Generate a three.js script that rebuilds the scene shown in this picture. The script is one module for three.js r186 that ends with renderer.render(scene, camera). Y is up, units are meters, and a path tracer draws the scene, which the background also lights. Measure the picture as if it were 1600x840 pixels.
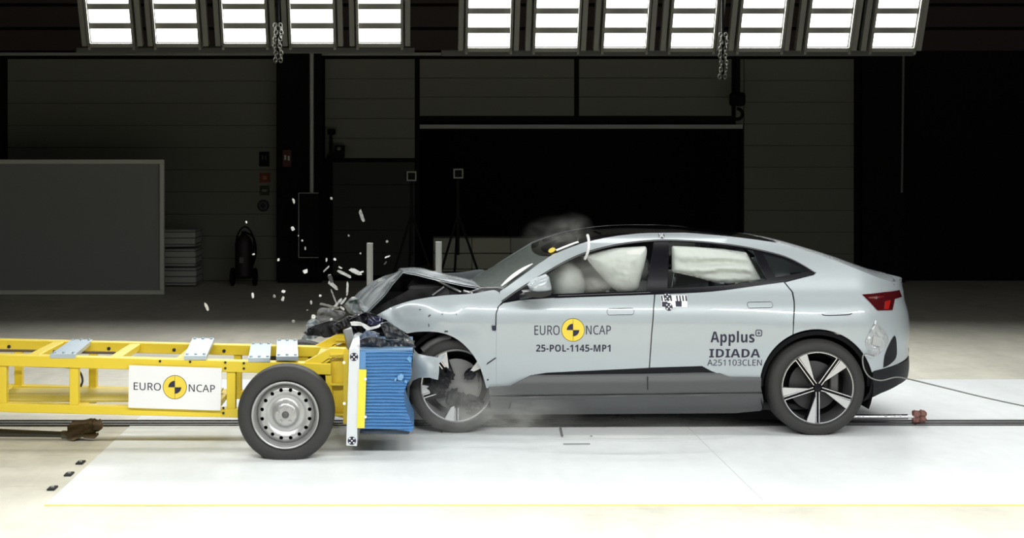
import * as THREE from 'three';
import { RoundedBoxGeometry } from 'three/addons/geometries/RoundedBoxGeometry.js';
import { mergeGeometries, mergeVertices, toCreasedNormals } from 'three/addons/utils/BufferGeometryUtils.js';
import { RectAreaLightUniformsLib } from 'three/addons/lights/RectAreaLightUniformsLib.js';
import { FontLoader } from 'three/addons/loaders/FontLoader.js';
import { createNoise3D } from 'simplex-noise';

// ---------------------------------------------------------------- camera, lights, exposure
// x runs along the test track to the right, z towards the camera, y up. The near flank of the car lies at z = 0.
const FOCAL = 1890, VX = 648, VY = 252, EYE = 2.11, DIST = 9.3;
const scene = new THREE.Scene();
scene.background = new THREE.Color(0x000000);
const fullW = 2 * (1600 - VX), fullH = 2 * (840 - VY);
const camera = new THREE.PerspectiveCamera(2 * Math.atan(fullH / 2 / FOCAL) * 180 / Math.PI, fullW / fullH, 0.1, 80);
camera.position.set(0, EYE, DIST);
camera.setViewOffset(fullW, fullH, fullW / 2 - VX, fullH / 2 - VY, 1600, 840);
const renderer = new THREE.WebGLRenderer({ antialias: true });
renderer.toneMapping = THREE.LinearToneMapping;
renderer.toneMappingExposure = 1.1;
renderer.shadowMap.enabled = true;
RectAreaLightUniformsLib.init();
const BACK_LAMP = 19, OVER_LAMP = 52, ROOF_LAMP = 5;                       // radiance of the lamp banks behind the car and of those hung over the test floor
const LAMP_COLOR = new THREE.Color().setRGB(0.985, 1, 0.985);

// ---------------------------------------------------------------- helpers
let seed = 20251145;
const rnd = () => { seed = (seed * 1664525 + 1013904223) % 4294967296; return seed / 4294967296; };
const rr = (a, b) => a + (b - a) * rnd();
const noise3 = createNoise3D(rnd);
const V = (x, y, z) => new THREE.Vector3(x, y, z);
const at = (px, py, z) => [(px - VX) * (DIST - z) / FOCAL, EYE - (py - VY) * (DIST - z) / FOCAL, z];   // a sighted point at its real depth
const atv = (px, py, z) => V(...at(px, py, z));
const xy = (pts, z) => pts.map(([a, b]) => at(a, b, z).slice(0, 2));
const clamp = (v, a, b) => Math.min(b, Math.max(a, v));
const lerp = (a, b, t) => a + (b - a) * t;
const taken = {};
function numbered(n) { const k = taken[n] = (taken[n] ?? -1) + 1; return k ? n + '_' + String(k).padStart(3, '0') : n; }
function mesh(name, geo, mat, parent) {
  const m = new THREE.Mesh(geo, mat);
  m.name = parent ? name : numbered(name); m.castShadow = m.receiveShadow = true;
  (parent || scene).add(m);
  return m;
}
function sub(name, parent) { const g = new THREE.Group(); g.name = name; parent.add(g); return g; }
function thing(name, label, category, group) {
  const g = new THREE.Group(); g.name = numbered(name); scene.add(g);
  return tag(g, label, category, group);
}
function tag(o, label, category, group) { Object.assign(o.userData, { label, category }); if (group) o.userData.group = group; return o; }
function setting(o, label, category) { o.userData.kind = 'structure'; if (label) tag(o, label, category); return o; }
function box(w, h, d, x = 0, y = 0, z = 0, r = 0) {
  const g = r ? new RoundedBoxGeometry(w, h, d, 2, r) : new THREE.BoxGeometry(w, h, d);
  return g.translate(x, y, z);
}
const plainGeo = (g) => { g = g.index ? g.toNonIndexed() : g; for (const k of Object.keys(g.attributes)) if (!['position', 'normal', 'uv'].includes(k)) g.deleteAttribute(k); return g; };
const join = (list) => mergeGeometries(list.map(plainGeo));
// box beam between two points on its axis: h tall (in the plane of y), w wide
function beam(a, b, h, w, r = 0.006) {
  const A = V(...a), B = V(...b), L = A.distanceTo(B);
  const g = new RoundedBoxGeometry(L, h, w, 1, Math.min(r, h * 0.3, w * 0.3));
  const X = B.clone().sub(A).normalize(); let Z = Math.abs(X.z) > 0.9 ? V(1, 0, 0) : V(0, 0, 1);
  const Y = Z.clone().cross(X).normalize(); Z = X.clone().cross(Y);
  g.applyMatrix4(new THREE.Matrix4().makeBasis(X, Y, Z).setPosition(A.add(B).multiplyScalar(0.5)));
  return g;
}
function tube(pts, r, seg = 0, rad = 8) {
  return new THREE.TubeGeometry(new THREE.CatmullRomCurve3(pts.map((p) => V(...p))), seg || pts.length * 6, r, rad, false);
}
function rod(a, b, r, r2 = r, rad = 14) {
  const A = V(...a), B = V(...b), g = new THREE.CylinderGeometry(r2, r, A.distanceTo(B), rad);
  g.applyQuaternion(new THREE.Quaternion().setFromUnitVectors(V(0, 1, 0), B.clone().sub(A).normalize()));
  return g.translate((A.x + B.x) / 2, (A.y + B.y) / 2, (A.z + B.z) / 2);
}
// a slab from four top corners, sunk by t
function slab(c, t) {
  const p = [...c.map((q) => V(...q)), ...c.map((q) => V(q[0], q[1] - t, q[2]))], f = [[0, 1, 2, 3], [7, 6, 5, 4], [0, 4, 5, 1], [1, 5, 6, 2], [2, 6, 7, 3], [3, 7, 4, 0]], pos = [];
  for (const [a, b, d, e] of f) for (const k of [a, b, d, a, d, e]) pos.push(p[k].x, p[k].y, p[k].z);
  const g = new THREE.BufferGeometry(); g.setAttribute('position', new THREE.Float32BufferAttribute(pos, 3)); g.computeVertexNormals();
  return g;
}
// smooth open curve through 2D points
function curve(pts, n = 6) {
  const out = [];
  for (let i = 0; i < pts.length - 1; i++) {
    const p0 = pts[Math.max(0, i - 1)], p1 = pts[i], p2 = pts[i + 1], p3 = pts[Math.min(pts.length - 1, i + 2)];
    for (let k = 0; k < n; k++) {
      const t = k / n, a = [0, 0];
      for (const c of [0, 1]) a[c] = 0.5 * (2 * p1[c] + (p2[c] - p0[c]) * t + (2 * p0[c] - 5 * p1[c] + 4 * p2[c] - p3[c]) * t * t + (3 * p1[c] - p0[c] - 3 * p2[c] + p3[c]) * t * t * t);
      out.push(a);
    }
  }
  out.push(pts[pts.length - 1]);
  return out;
}
function arc(cx, cy, r, a0, a1, n = 24) { const o = []; for (let i = 0; i <= n; i++) { const a = (a0 + (a1 - a0) * i / n) * Math.PI / 180; o.push([cx + r * Math.cos(a), cy - r * Math.sin(a)]); } return o; }
// piecewise smooth interpolation of a table [[t, v], ...] (monotone cubic)
function table(T) {
  const n = T.length, m = [];
  const d = T.slice(0, -1).map((p, i) => (T[i + 1][1] - p[1]) / (T[i + 1][0] - p[0]));
  for (let i = 0; i < n; i++) m[i] = i === 0 ? d[0] : i === n - 1 ? d[n - 2] : d[i - 1] * d[i] <= 0 ? 0 : 2 * d[i - 1] * d[i] / (d[i - 1] + d[i]);
  return (t) => {
    if (t <= T[0][0]) return T[0][1] + m[0] * (t - T[0][0]);
    if (t >= T[n - 1][0]) return T[n - 1][1] + m[n - 1] * (t - T[n - 1][0]);
    let i = 0; while (t > T[i + 1][0]) i++;
    const h = T[i + 1][0] - T[i][0], s = (t - T[i][0]) / h, s2 = s * s, s3 = s2 * s;
    return (2 * s3 - 3 * s2 + 1) * T[i][1] + (s3 - 2 * s2 + s) * h * m[i] + (-2 * s3 + 3 * s2) * T[i + 1][1] + (s3 - s2) * h * m[i + 1];
  };
}
// A sheet of metal with thickness: the area inside the contours (even-odd, x and y) laid on the surface z = surf(x, y).
function sheet(contours, surf, { off = 0, th = 0.01, dx = 0.03, dy = 0.03, back = true } = {}) {
  if (typeof contours[0][0] === 'number') contours = [contours];
  const pos = [], nor = [], uv = [], idx = [], seen = new Map();
  const S = (x, y) => surf(x, y) + off;
  const normal = (x, y) => { const h = 0.0015; return V(-(S(x + h, y) - S(x - h, y)) / (2 * h), -(S(x, y + h) - S(x, y - h)) / (2 * h), 1).normalize(); };
  const vert = (x, y) => {
    const k = Math.round(x * 2e4) + '_' + Math.round(y * 2e4);
    if (seen.has(k)) return seen.get(k);
    const i = pos.length / 3, n = normal(x, y);
    pos.push(x, y, S(x, y)); nor.push(n.x, n.y, n.z); uv.push(x, y); seen.set(k, i);
    return i;
  };
  const edges = [], xs = new Set();
  let lo = 1e9, hi = -1e9;
  for (const c of contours) for (let i = 0; i < c.length; i++) {
    const a = c[i], b = c[(i + 1) % c.length];
    edges.push(a[0] < b[0] ? [a, b] : [b, a]); xs.add(Math.round(a[0] * 1e5) / 1e5);
    lo = Math.min(lo, a[0]); hi = Math.max(hi, a[0]);
  }
  for (let k = Math.ceil(lo / dx); k * dx < hi; k++) xs.add(Math.round(k * dx * 1e5) / 1e5);
  const X = [...xs].sort((a, b) => a - b);
  const clip = (poly, y, keepAbove) => {
    const out = [];
    for (let i = 0; i < poly.length; i++) {
      const a = poly[i], b = poly[(i + 1) % poly.length], ia = keepAbove ? a[1] >= y : a[1] <= y, ib = keepAbove ? b[1] >= y : b[1] <= y;
      if (ia) out.push(a);
      if (ia !== ib) { const t = (y - a[1]) / (b[1] - a[1]); out.push([a[0] + (b[0] - a[0]) * t, y]); }
    }
    return out;
  };
  for (let s = 0; s < X.length - 1; s++) {
    const xa = X[s], xb = X[s + 1]; if (xb - xa < 2e-5) continue;
    const xm = (xa + xb) / 2, cr = [];
    for (const [a, b] of edges) if (a[0] < xm && b[0] > xm) { const f = (x) => a[1] + (b[1] - a[1]) * (x - a[0]) / (b[0] - a[0]); cr.push([f(xm), f(xa), f(xb)]); }
    cr.sort((p, q) => p[0] - q[0]);
    for (let k = 0; k + 1 < cr.length; k += 2) {
      const [, la, lb] = cr[k], [, ha, hb] = cr[k + 1];
      let rest = [[xa, la], [xb, lb], [xb, hb], [xa, ha]];
      const y0 = Math.min(la, lb), y1 = Math.max(ha, hb);
      for (let r = Math.floor(y0 / dy) + 1; ; r++) {
        const y = r * dy, piece = y < y1 ? clip(rest, y, false) : rest;
        if (piece.length > 2) { const v = piece.map(([x, yy]) => vert(x, yy)); for (let q = 1; q < v.length - 1; q++) if (v[0] !== v[q] && v[q] !== v[q + 1] && v[0] !== v[q + 1]) idx.push(v[0], v[q], v[q + 1]); }
        if (y >= y1) break;
        rest = clip(rest, y, true); if (rest.length < 3) break;
      }
    }
  }
  if (back) {
    const n = pos.length / 3, m = idx.length;
    for (let i = 0; i < n; i++) { pos.push(pos[3 * i], pos[3 * i + 1], pos[3 * i + 2] - th); nor.push(-nor[3 * i], -nor[3 * i + 1], -nor[3 * i + 2]); uv.push(uv[2 * i], uv[2 * i + 1]); }
    for (let i = 0; i < m; i += 3) idx.push(idx[i] + n, idx[i + 2] + n, idx[i + 1] + n);
    const inside = (x, y) => { let c = false; for (const [a, b] of edges) if ((a[0] > x) !== (b[0] > x) && y > a[1] + (b[1] - a[1]) * (x - a[0]) / (b[0] - a[0])) c = !c; return c; };
    for (const c of contours) for (let i = 0; i < c.length; i++) {
      let a = c[i], b = c[(i + 1) % c.length], L = Math.hypot(b[0] - a[0], b[1] - a[1]); if (L < 1e-6) continue;
      let nx = (b[1] - a[1]) / L, ny = -(b[0] - a[0]) / L;
      if (inside((a[0] + b[0]) / 2 + nx * 3e-4, (a[1] + b[1]) / 2 + ny * 3e-4)) { [a, b] = [b, a]; nx = -nx; ny = -ny; }
      const k = Math.max(1, Math.ceil(L / dx));
      for (let j = 0; j < k; j++) {
        const p = [lerp(a[0], b[0], j / k), lerp(a[1], b[1], j / k)], q = [lerp(a[0], b[0], (j + 1) / k), lerp(a[1], b[1], (j + 1) / k)], v = pos.length / 3;
        for (const [x, y, z] of [[...p, S(...p)], [...q, S(...q)], [...q, S(...q) - th], [...p, S(...p) - th]]) { pos.push(x, y, z); nor.push(nx, ny, 0); uv.push(x, y); }
        idx.push(v, v + 2, v + 1, v, v + 3, v + 2);
      }
    }
  }
  const g = new THREE.BufferGeometry();
  g.setAttribute('position', new THREE.Float32BufferAttribute(pos, 3)); g.setAttribute('normal', new THREE.Float32BufferAttribute(nor, 3)); g.setAttribute('uv', new THREE.Float32BufferAttribute(uv, 2));
  g.setIndex(idx);
  return g;
}
const flat = (z) => () => z;
// the same sheet on the other flank (mirrored about the plane z = m)
function mirrored(geo, m = -1) {
  const g = geo.clone(), p = g.attributes.position, n = g.attributes.normal;
  for (let i = 0; i < p.count; i++) { p.setZ(i, 2 * m - p.getZ(i)); n.setZ(i, -n.getZ(i)); }
  if (g.index) { const x = g.index.array; for (let i = 0; i < x.length; i += 3) { const t = x[i + 1]; x[i + 1] = x[i + 2]; x[i + 2] = t; } }
  return g;
}
// grid surface from fn(s, u) with thickness along its normals
function loft(fn, ns, nu, th = 0.01) {
  const P = [], g = new THREE.BufferGeometry(), pos = [], uv = [], idx = [];
  for (let i = 0; i <= ns; i++) for (let j = 0; j <= nu; j++) { const p = fn(i / ns, j / nu); pos.push(...p); uv.push(p[0], p[2]); }
  const W = nu + 1;
  for (let i = 0; i < ns; i++) for (let j = 0; j < nu; j++) { const a = i * W + j; idx.push(a, a + 1, a + W, a + 1, a + W + 1, a + W); }
  g.setAttribute('position', new THREE.Float32BufferAttribute(pos, 3)); g.setAttribute('uv', new THREE.Float32BufferAttribute(uv, 2)); g.setIndex(idx); g.computeVertexNormals();
  if (!th) return g;
  const n = g.attributes.normal, N = pos.length / 3, np = pos.slice(), nn = Array.from(n.array), nuv = uv.slice(), ni = idx.slice();
  for (let i = 0; i < N; i++) { np.push(pos[3 * i] - n.getX(i) * th, pos[3 * i + 1] - n.getY(i) * th, pos[3 * i + 2] - n.getZ(i) * th); nn.push(-n.getX(i), -n.getY(i), -n.getZ(i)); nuv.push(uv[2 * i], uv[2 * i + 1]); }
  for (let i = 0; i < idx.length; i += 3) ni.push(idx[i] + N, idx[i + 2] + N, idx[i + 1] + N);
  const ring = []; for (let j = 0; j < nu; j++) ring.push(j); for (let i = 0; i < ns; i++) ring.push(i * W + nu); for (let j = nu; j > 0; j--) ring.push(ns * W + j); for (let i = ns; i > 0; i--) ring.push(i * W);
  for (let k = 0; k < ring.length; k++) { const a = ring[k], b = ring[(k + 1) % ring.length]; ni.push(a, b, b + N, a, b + N, a + N); }
  const h = new THREE.BufferGeometry();
  h.setAttribute('position', new THREE.Float32BufferAttribute(np, 3)); h.setAttribute('normal', new THREE.Float32BufferAttribute(nn, 3)); h.setAttribute('uv', new THREE.Float32BufferAttribute(nuv, 2)); h.setIndex(ni);
  return h;
}
// distance inside a polygon to its boundary, for inflated cushions
function edgeDistance(poly) {
  return (x, y) => { let m = 1e9; for (let i = 0; i < poly.length; i++) { const a = poly[i], b = poly[(i + 1) % poly.length], vx = b[0] - a[0], vy = b[1] - a[1], t = clamp(((x - a[0]) * vx + (y - a[1]) * vy) / (vx * vx + vy * vy || 1), 0, 1); m = Math.min(m, Math.hypot(x - a[0] - vx * t, y - a[1] - vy * t)); } return m; };
}
function crumple(geo, amp, freq, k = 0, sharp = false) {
  geo = mergeVertices(geo.deleteAttribute ? (geo.deleteAttribute('normal'), geo.deleteAttribute('uv'), geo) : geo, 1e-5);
  const p = geo.attributes.position;
  for (let i = 0; i < p.count; i++) {
    const x = p.getX(i) * freq, y = p.getY(i) * freq, z = p.getZ(i) * freq;
    p.setXYZ(i, p.getX(i) + amp * noise3(x, y, z + k), p.getY(i) + amp * noise3(x + 31, y, z + k), p.getZ(i) + amp * noise3(x, y + 57, z + k));
  }
  geo.computeVertexNormals();
  return sharp ? toCreasedNormals(geo, 0.5) : geo;
}
function lathe(profile, seg = 48) { return new THREE.LatheGeometry(profile.map(([r, h]) => new THREE.Vector2(r, h)), seg).rotateX(Math.PI / 2); }   // axis along z

// ---------------------------------------------------------------- materials
const std = (r, g, b, roughness = 0.6, metalness = 0, extra = {}) => new THREE.MeshStandardMaterial({ color: new THREE.Color().setRGB(r, g, b), roughness, metalness, side: THREE.DoubleSide, ...extra });
const phys = (r, g, b, o) => new THREE.MeshPhysicalMaterial({ color: new THREE.Color().setRGB(r, g, b), side: THREE.DoubleSide, ...o });
function noiseMap(size, fn, srgb = true) {
  const d = new Uint8Array(size * size * 4);
  for (let j = 0; j < size; j++) for (let i = 0; i < size; i++) { const c = fn(i / size, j / size), k = 4 * (j * size + i); for (let q = 0; q < 3; q++) d[k + q] = clamp(Math.round(255 * c[q]), 0, 255); d[k + 3] = 255; }
  const t = new THREE.DataTexture(d, size, size); t.wrapS = t.wrapT = THREE.RepeatWrapping; t.magFilter = THREE.LinearFilter; t.minFilter = THREE.LinearMipmapLinearFilter; t.generateMipmaps = true;
  if (srgb) t.colorSpace = THREE.SRGBColorSpace; t.needsUpdate = true;
  return t;
}
const loop3 = (u, v, f, k) => noise3(Math.cos(u * 6.2832) * f, Math.sin(u * 6.2832) * f + 7 * k, Math.cos(v * 6.2832) * f) * 0.5 + noise3(Math.sin(v * 6.2832) * f, Math.cos(u * 6.2832) * f + 11 * k, Math.sin(u * 6.2832) * f) * 0.5;
const concreteMap = noiseMap(768, (u, v) => {
  let b = 0.86 + 0.05 * loop3(u, v, 0.7, 1) + 0.035 * loop3(u, v, 2.5, 2) + 0.02 * loop3(u, v, 9, 3) + 0.02 * (rnd() - 0.5);
  const s = loop3(u, v * 6 % 1, 1.6, 4); if (s > 0.42) b -= 0.12 * (s - 0.42);
  return [b, b * 0.985, b * 0.94];
});
concreteMap.repeat.set(1 / 5, 1 / 5);
const matMap = noiseMap(768, (u, v) => {
  let b = 0.93 + 0.022 * loop3(u, v, 0.8, 6) + 0.016 * loop3(u, v, 4, 7) + 0.012 * (rnd() - 0.5);
  return [b * 0.985, b, b];
});
matMap.repeat.set(1 / 4, 1 / 4);
const M = {
  concrete: std(0.85, 0.84, 0.79, 0.62, 0, { map: concreteMap }),
  mat: std(0.95, 0.95, 0.95, 0.5, 0, { map: matMap }),
  paint: phys(0.41, 0.452, 0.475, { roughness: 0.42, metalness: 0.25, clearcoat: 1, clearcoatRoughness: 0.04 }),
  black: phys(0.005, 0.005, 0.008, { roughness: 0.3, specularIntensity: 0.35 }),
  trim: std(0.012, 0.012, 0.014, 0.45),
  apron: phys(0.01, 0.01, 0.012, { roughness: 0.5, specularIntensity: 0.45 }),
  cladding: std(0.075, 0.078, 0.08, 0.5),
  dark: std(0.012, 0.012, 0.013, 0.8),
  liner: phys(0.007, 0.007, 0.008, { roughness: 0.9, specularIntensity: 0.25 }),
  rubber: std(0.03, 0.029, 0.028, 0.75),
  chrome: std(0.7, 0.7, 0.72, 0.15, 1),
  silver: std(0.62, 0.62, 0.63, 0.35, 0.75),
  steelRim: std(0.45, 0.45, 0.445, 0.36, 0.65),
  glass: phys(0.93, 0.96, 0.95, { roughness: 0.02, transmission: 1, thickness: 0, ior: 1.45 }),
  windscreen: phys(0.32, 0.37, 0.345, { roughness: 0.12, transmission: 0.6, thickness: 0, ior: 1.5 }),
  roofGlass: phys(0.004, 0.004, 0.006, { roughness: 0.06, clearcoat: 1 }),
  fabric: std(0.72, 0.72, 0.69, 0.85),
  trimGrey: std(0.16, 0.165, 0.17, 0.8),
  red: phys(0.35, 0.012, 0.01, { roughness: 0.1, clearcoat: 1 }),
  darkRed: phys(0.06, 0.004, 0.006, { roughness: 0.1, clearcoat: 1 }),
  yellow: std(0.75, 0.56, 0.035, 0.42),
  signYellow: std(0.8, 0.6, 0.06, 0.5),
  navy: std(0.014, 0.012, 0.035, 0.55),
  white: std(0.82, 0.82, 0.81, 0.5),
  blue: phys(0.075, 0.22, 0.46, { roughness: 0.35, clearcoat: 0.5, clearcoatRoughness: 0.25 }),
  plate: std(0.66, 0.69, 0.72, 0.42, 0.25),
  ballast: std(0.5, 0.58, 0.64, 0.35, 0.55),
  brown: std(0.12, 0.085, 0.05, 0.9),
  darkSteel: std(0.11, 0.11, 0.11, 0.5, 0.5),
};

// ---------------------------------------------------------------- the hall
const WZ = -12.1;                                             // face of the rear wall
const H = {
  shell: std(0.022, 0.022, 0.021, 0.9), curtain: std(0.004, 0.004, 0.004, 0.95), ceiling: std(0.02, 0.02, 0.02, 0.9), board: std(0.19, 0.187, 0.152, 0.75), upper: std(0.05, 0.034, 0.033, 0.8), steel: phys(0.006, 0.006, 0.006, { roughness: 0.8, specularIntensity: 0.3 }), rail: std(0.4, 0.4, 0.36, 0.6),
  pipe: std(0.5, 0.5, 0.47, 0.5), beam: std(0.42, 0.42, 0.38, 0.6), boardDark: std(0.04, 0.042, 0.034, 0.8), housing: std(0.14, 0.138, 0.115, 0.6), screen: std(0.24, 0.25, 0.235, 0.7), frame: std(0.6, 0.61, 0.54, 0.6), pale: std(0.45, 0.45, 0.42, 0.85),
};
const X0 = -13, X1 = 15, Z1 = 15, TOP = 8.5;
const floor = setting(mesh('floor', box(X1 - X0, 0.3, Z1 - WZ + 4, (X0 + X1) / 2, -0.156, (Z1 + WZ - 4) / 2), M.concrete));
{ const g = floor.geometry, p = g.attributes.position, u = g.attributes.uv; for (let i = 0; i < p.count; i++) u.setXY(i, p.getX(i), p.getZ(i)); }
const metres = (g) => { const p = g.attributes.position, u = g.attributes.uv; for (let i = 0; i < p.count; i++) u.setXY(i, p.getX(i), p.getZ(i)); return g; };
// pale test mats laid on both sides of the tow track
const matFrontZ = 1.85, matBackZ = -2.42, slotA = -0.36, slotB = -0.56;
const SEAMS = [-2.275, 2.17, 6.6, 11];
for (let i = 0; i < 3; i++) for (const [za, zb] of [[slotA, matFrontZ], [matBackZ, slotB]]) {
  mesh('floor_panel', metres(box(SEAMS[i + 1] - SEAMS[i] - 0.004, 0.012, zb - za, (SEAMS[i] + SEAMS[i + 1]) / 2, -0.006, (za + zb) / 2)), M.mat, floor);
}
mesh('edge_strip', box(13, 0.01, 0.016, 4.225, -0.003, matFrontZ + 0.01), std(0.78, 0.66, 0.22, 0.6), floor);
mesh('track_bed', box(28, 0.006, 0.2, 1, -0.005, -0.46), std(0.2, 0.205, 0.2, 0.5, 0.3), floor);
for (const z of [-0.372, -0.455, -0.55]) mesh('track_rail', box(28, 0.016, 0.014, 1, -0.001, z), M.darkSteel, floor);
for (const [px, py] of [[126, 722], [108, 740], [82, 762]]) {   // little dark clips along the end of the mat
  const d = FOCAL * EYE / (py - VY), p = at(px, py, DIST - d);
  const c = thing('floor_clip', py === 722 ? 'small dark floor clip at mat edge, farthest from the camera' : py === 740 ? 'small dark floor clip at mat edge, middle one of three' : 'small dark floor clip at mat edge, nearest the mat corner', 'clip', 'dark clips along the mat edge');
  mesh('base', box(0.05, 0.012, 0.09, 0, 0.0, 0, 0.004), M.dark, c); mesh('screw', new THREE.CylinderGeometry(0.012, 0.012, 0.012, 12).translate(0, 0.01, 0), M.silver, c);
  c.position.set(p[0], 0.0, p[2]);
}
// shell
setting(mesh('ceiling', box(X1 - X0 + 0.6, 0.3, Z1 - WZ + 4, (X0 + X1) / 2, TOP + 0.15, (Z1 + WZ - 4) / 2), H.ceiling));
setting(mesh('wall_left', box(0.3, TOP + 0.3, Z1 - WZ + 4, X0 - 0.15, TOP / 2, (Z1 + WZ - 4) / 2), H.shell));
setting(mesh('wall_right', box(0.3, TOP + 0.3, Z1 - WZ + 4, X1 + 0.15, TOP / 2, (Z1 + WZ - 4) / 2), H.shell));
setting(mesh('wall_front', box(X1 - X0 + 0.6, TOP + 0.3, 0.3, (X0 + X1) / 2, TOP / 2, Z1 + 0.15), H.shell));
const wb = new THREE.Group(); wb.name = 'wall_back'; setting(wb); scene.add(wb);
const wx = (px, z = WZ) => at(px, 0, z)[0], wy = (py, z = WZ) => at(0, py, z)[1];
const doorL = wx(655), doorR = wx(1160), doorT = wy(202);
const wall = (name, a, b, lo, hi, z, t, m) => mesh(name, box(b - a, hi - lo, t, (a + b) / 2, (lo + hi) / 2, z - t / 2), m, wb);
wall('wall_face', X0, doorL, 0, TOP, WZ - 0.05, 0.3, H.steel);
wall('wall_face', doorR, X1, 0, TOP, WZ - 0.05, 0.3, H.steel);
wall('wall_face', doorL, doorR, doorT, TOP, WZ - 0.05, 0.3, H.steel);
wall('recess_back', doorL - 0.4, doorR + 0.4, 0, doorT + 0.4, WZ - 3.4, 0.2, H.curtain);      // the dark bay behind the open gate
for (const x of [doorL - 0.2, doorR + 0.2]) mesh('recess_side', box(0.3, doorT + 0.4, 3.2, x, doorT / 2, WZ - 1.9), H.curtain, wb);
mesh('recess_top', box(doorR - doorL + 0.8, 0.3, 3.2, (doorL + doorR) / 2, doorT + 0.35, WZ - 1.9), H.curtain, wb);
// cladding boards bay by bay
const bays = [[12, 432, 92, 438, H.board], [508, 648, 92, 247, H.board], [656, 897, 92, 181, H.board], [905, 1143, 92, 181, H.board], [1163, 1334, 92, 430, H.board], [520, 648, 253, 430, H.boardDark], [1150, 1162, 92, 195, H.board]];
for (const [a, b, t, u, m] of bays) {
  const n = Math.max(1, Math.round((u - t) / 33)), hgt = (wy(t) - wy(u)) / n;
  for (let i = 0; i < n; i++) mesh('board', box(wx(b) - wx(a), hgt - 0.008, 0.05, (wx(a) + wx(b)) / 2, wy(u) + hgt * (i + 0.5), WZ - 0.025), m, wb);
}
for (let i = 0; i < 10; i++) mesh('upper_board', box(X1 - X0, 0.36, 0.05, (X0 + X1) / 2, 4.25 + i * 0.42, WZ - 0.02), H.upper, wb);
setting(mesh('trim_1', box(wx(1342) - X0, 0.05, 0.08, (wx(1342) + X0) / 2, wy(85), WZ + 0.05), H.rail));
setting(mesh('trim_2', box(wx(1158) - wx(656), 0.07, 0.1, (wx(1158) + wx(656)) / 2, wy(198), WZ + 0.06), H.beam));
// I-section columns
for (const [a, b, lab] of [[437, 505, 'dark steel wall column behind the hanging black cabinet'], [1337, 1402, 'dark steel wall column at right beyond the car tail']]) {
  const c = thing('steel_column', lab, 'column'); const w = wx(b) - wx(a), cx = (wx(a) + wx(b)) / 2;
  mesh('web', box(0.03, TOP, 0.3, cx, TOP / 2, WZ + 0.17), H.steel, c);
  mesh('flange', box(w, TOP, 0.03, cx, TOP / 2, WZ + 0.335), H.steel, c);
  mesh('flange', box(w, TOP, 0.02, cx, TOP / 2, WZ + 0.012), H.steel, c);
}
{ // cabinet hung from a pipe on the column
  const z = WZ + 0.75, p = tag(mesh('downpipe', rod([wx(487, z), TOP, z], [wx(487, z), wy(303, z), z], 0.035), H.pipe), 'grey vertical pipe running down to the hanging black cabinet', 'pipe');
  const c = thing('hanging_cabinet', 'black box cabinet hanging at the end of the grey pipe', 'cabinet');
  const x0 = wx(468, z), x1 = wx(499, z), y1 = wy(301, z), y0 = wy(401, z);
  mesh('body', box(x1 - x0, y1 - y0, 0.3, (x0 + x1) / 2, (y0 + y1) / 2, z, 0.01), H.steel, c);
  mesh('edge_frame', join([box(0.012, y1 - y0, 0.012, x0, (y0 + y1) / 2, z + 0.15), box(x1 - x0, 0.012, 0.012, (x0 + x1) / 2, y1, z + 0.15), box(x1 - x0, 0.012, 0.012, (x0 + x1) / 2, y0, z + 0.15)]), H.rail, c);
  mesh('cable_gland', rod([wx(486, z), y0, z], [wx(486, z), y0 - 0.12, z], 0.05, 0.03), H.steel, c);
  tag(mesh('conduit_pipe', rod([wx(1399), wy(60), WZ + 0.368], [wx(1396), wy(300), WZ + 0.368], 0.02), std(0.16, 0.16, 0.16, 0.6)), 'thin grey conduit on the dark wall right of lamps', 'pipe');
}
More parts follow.
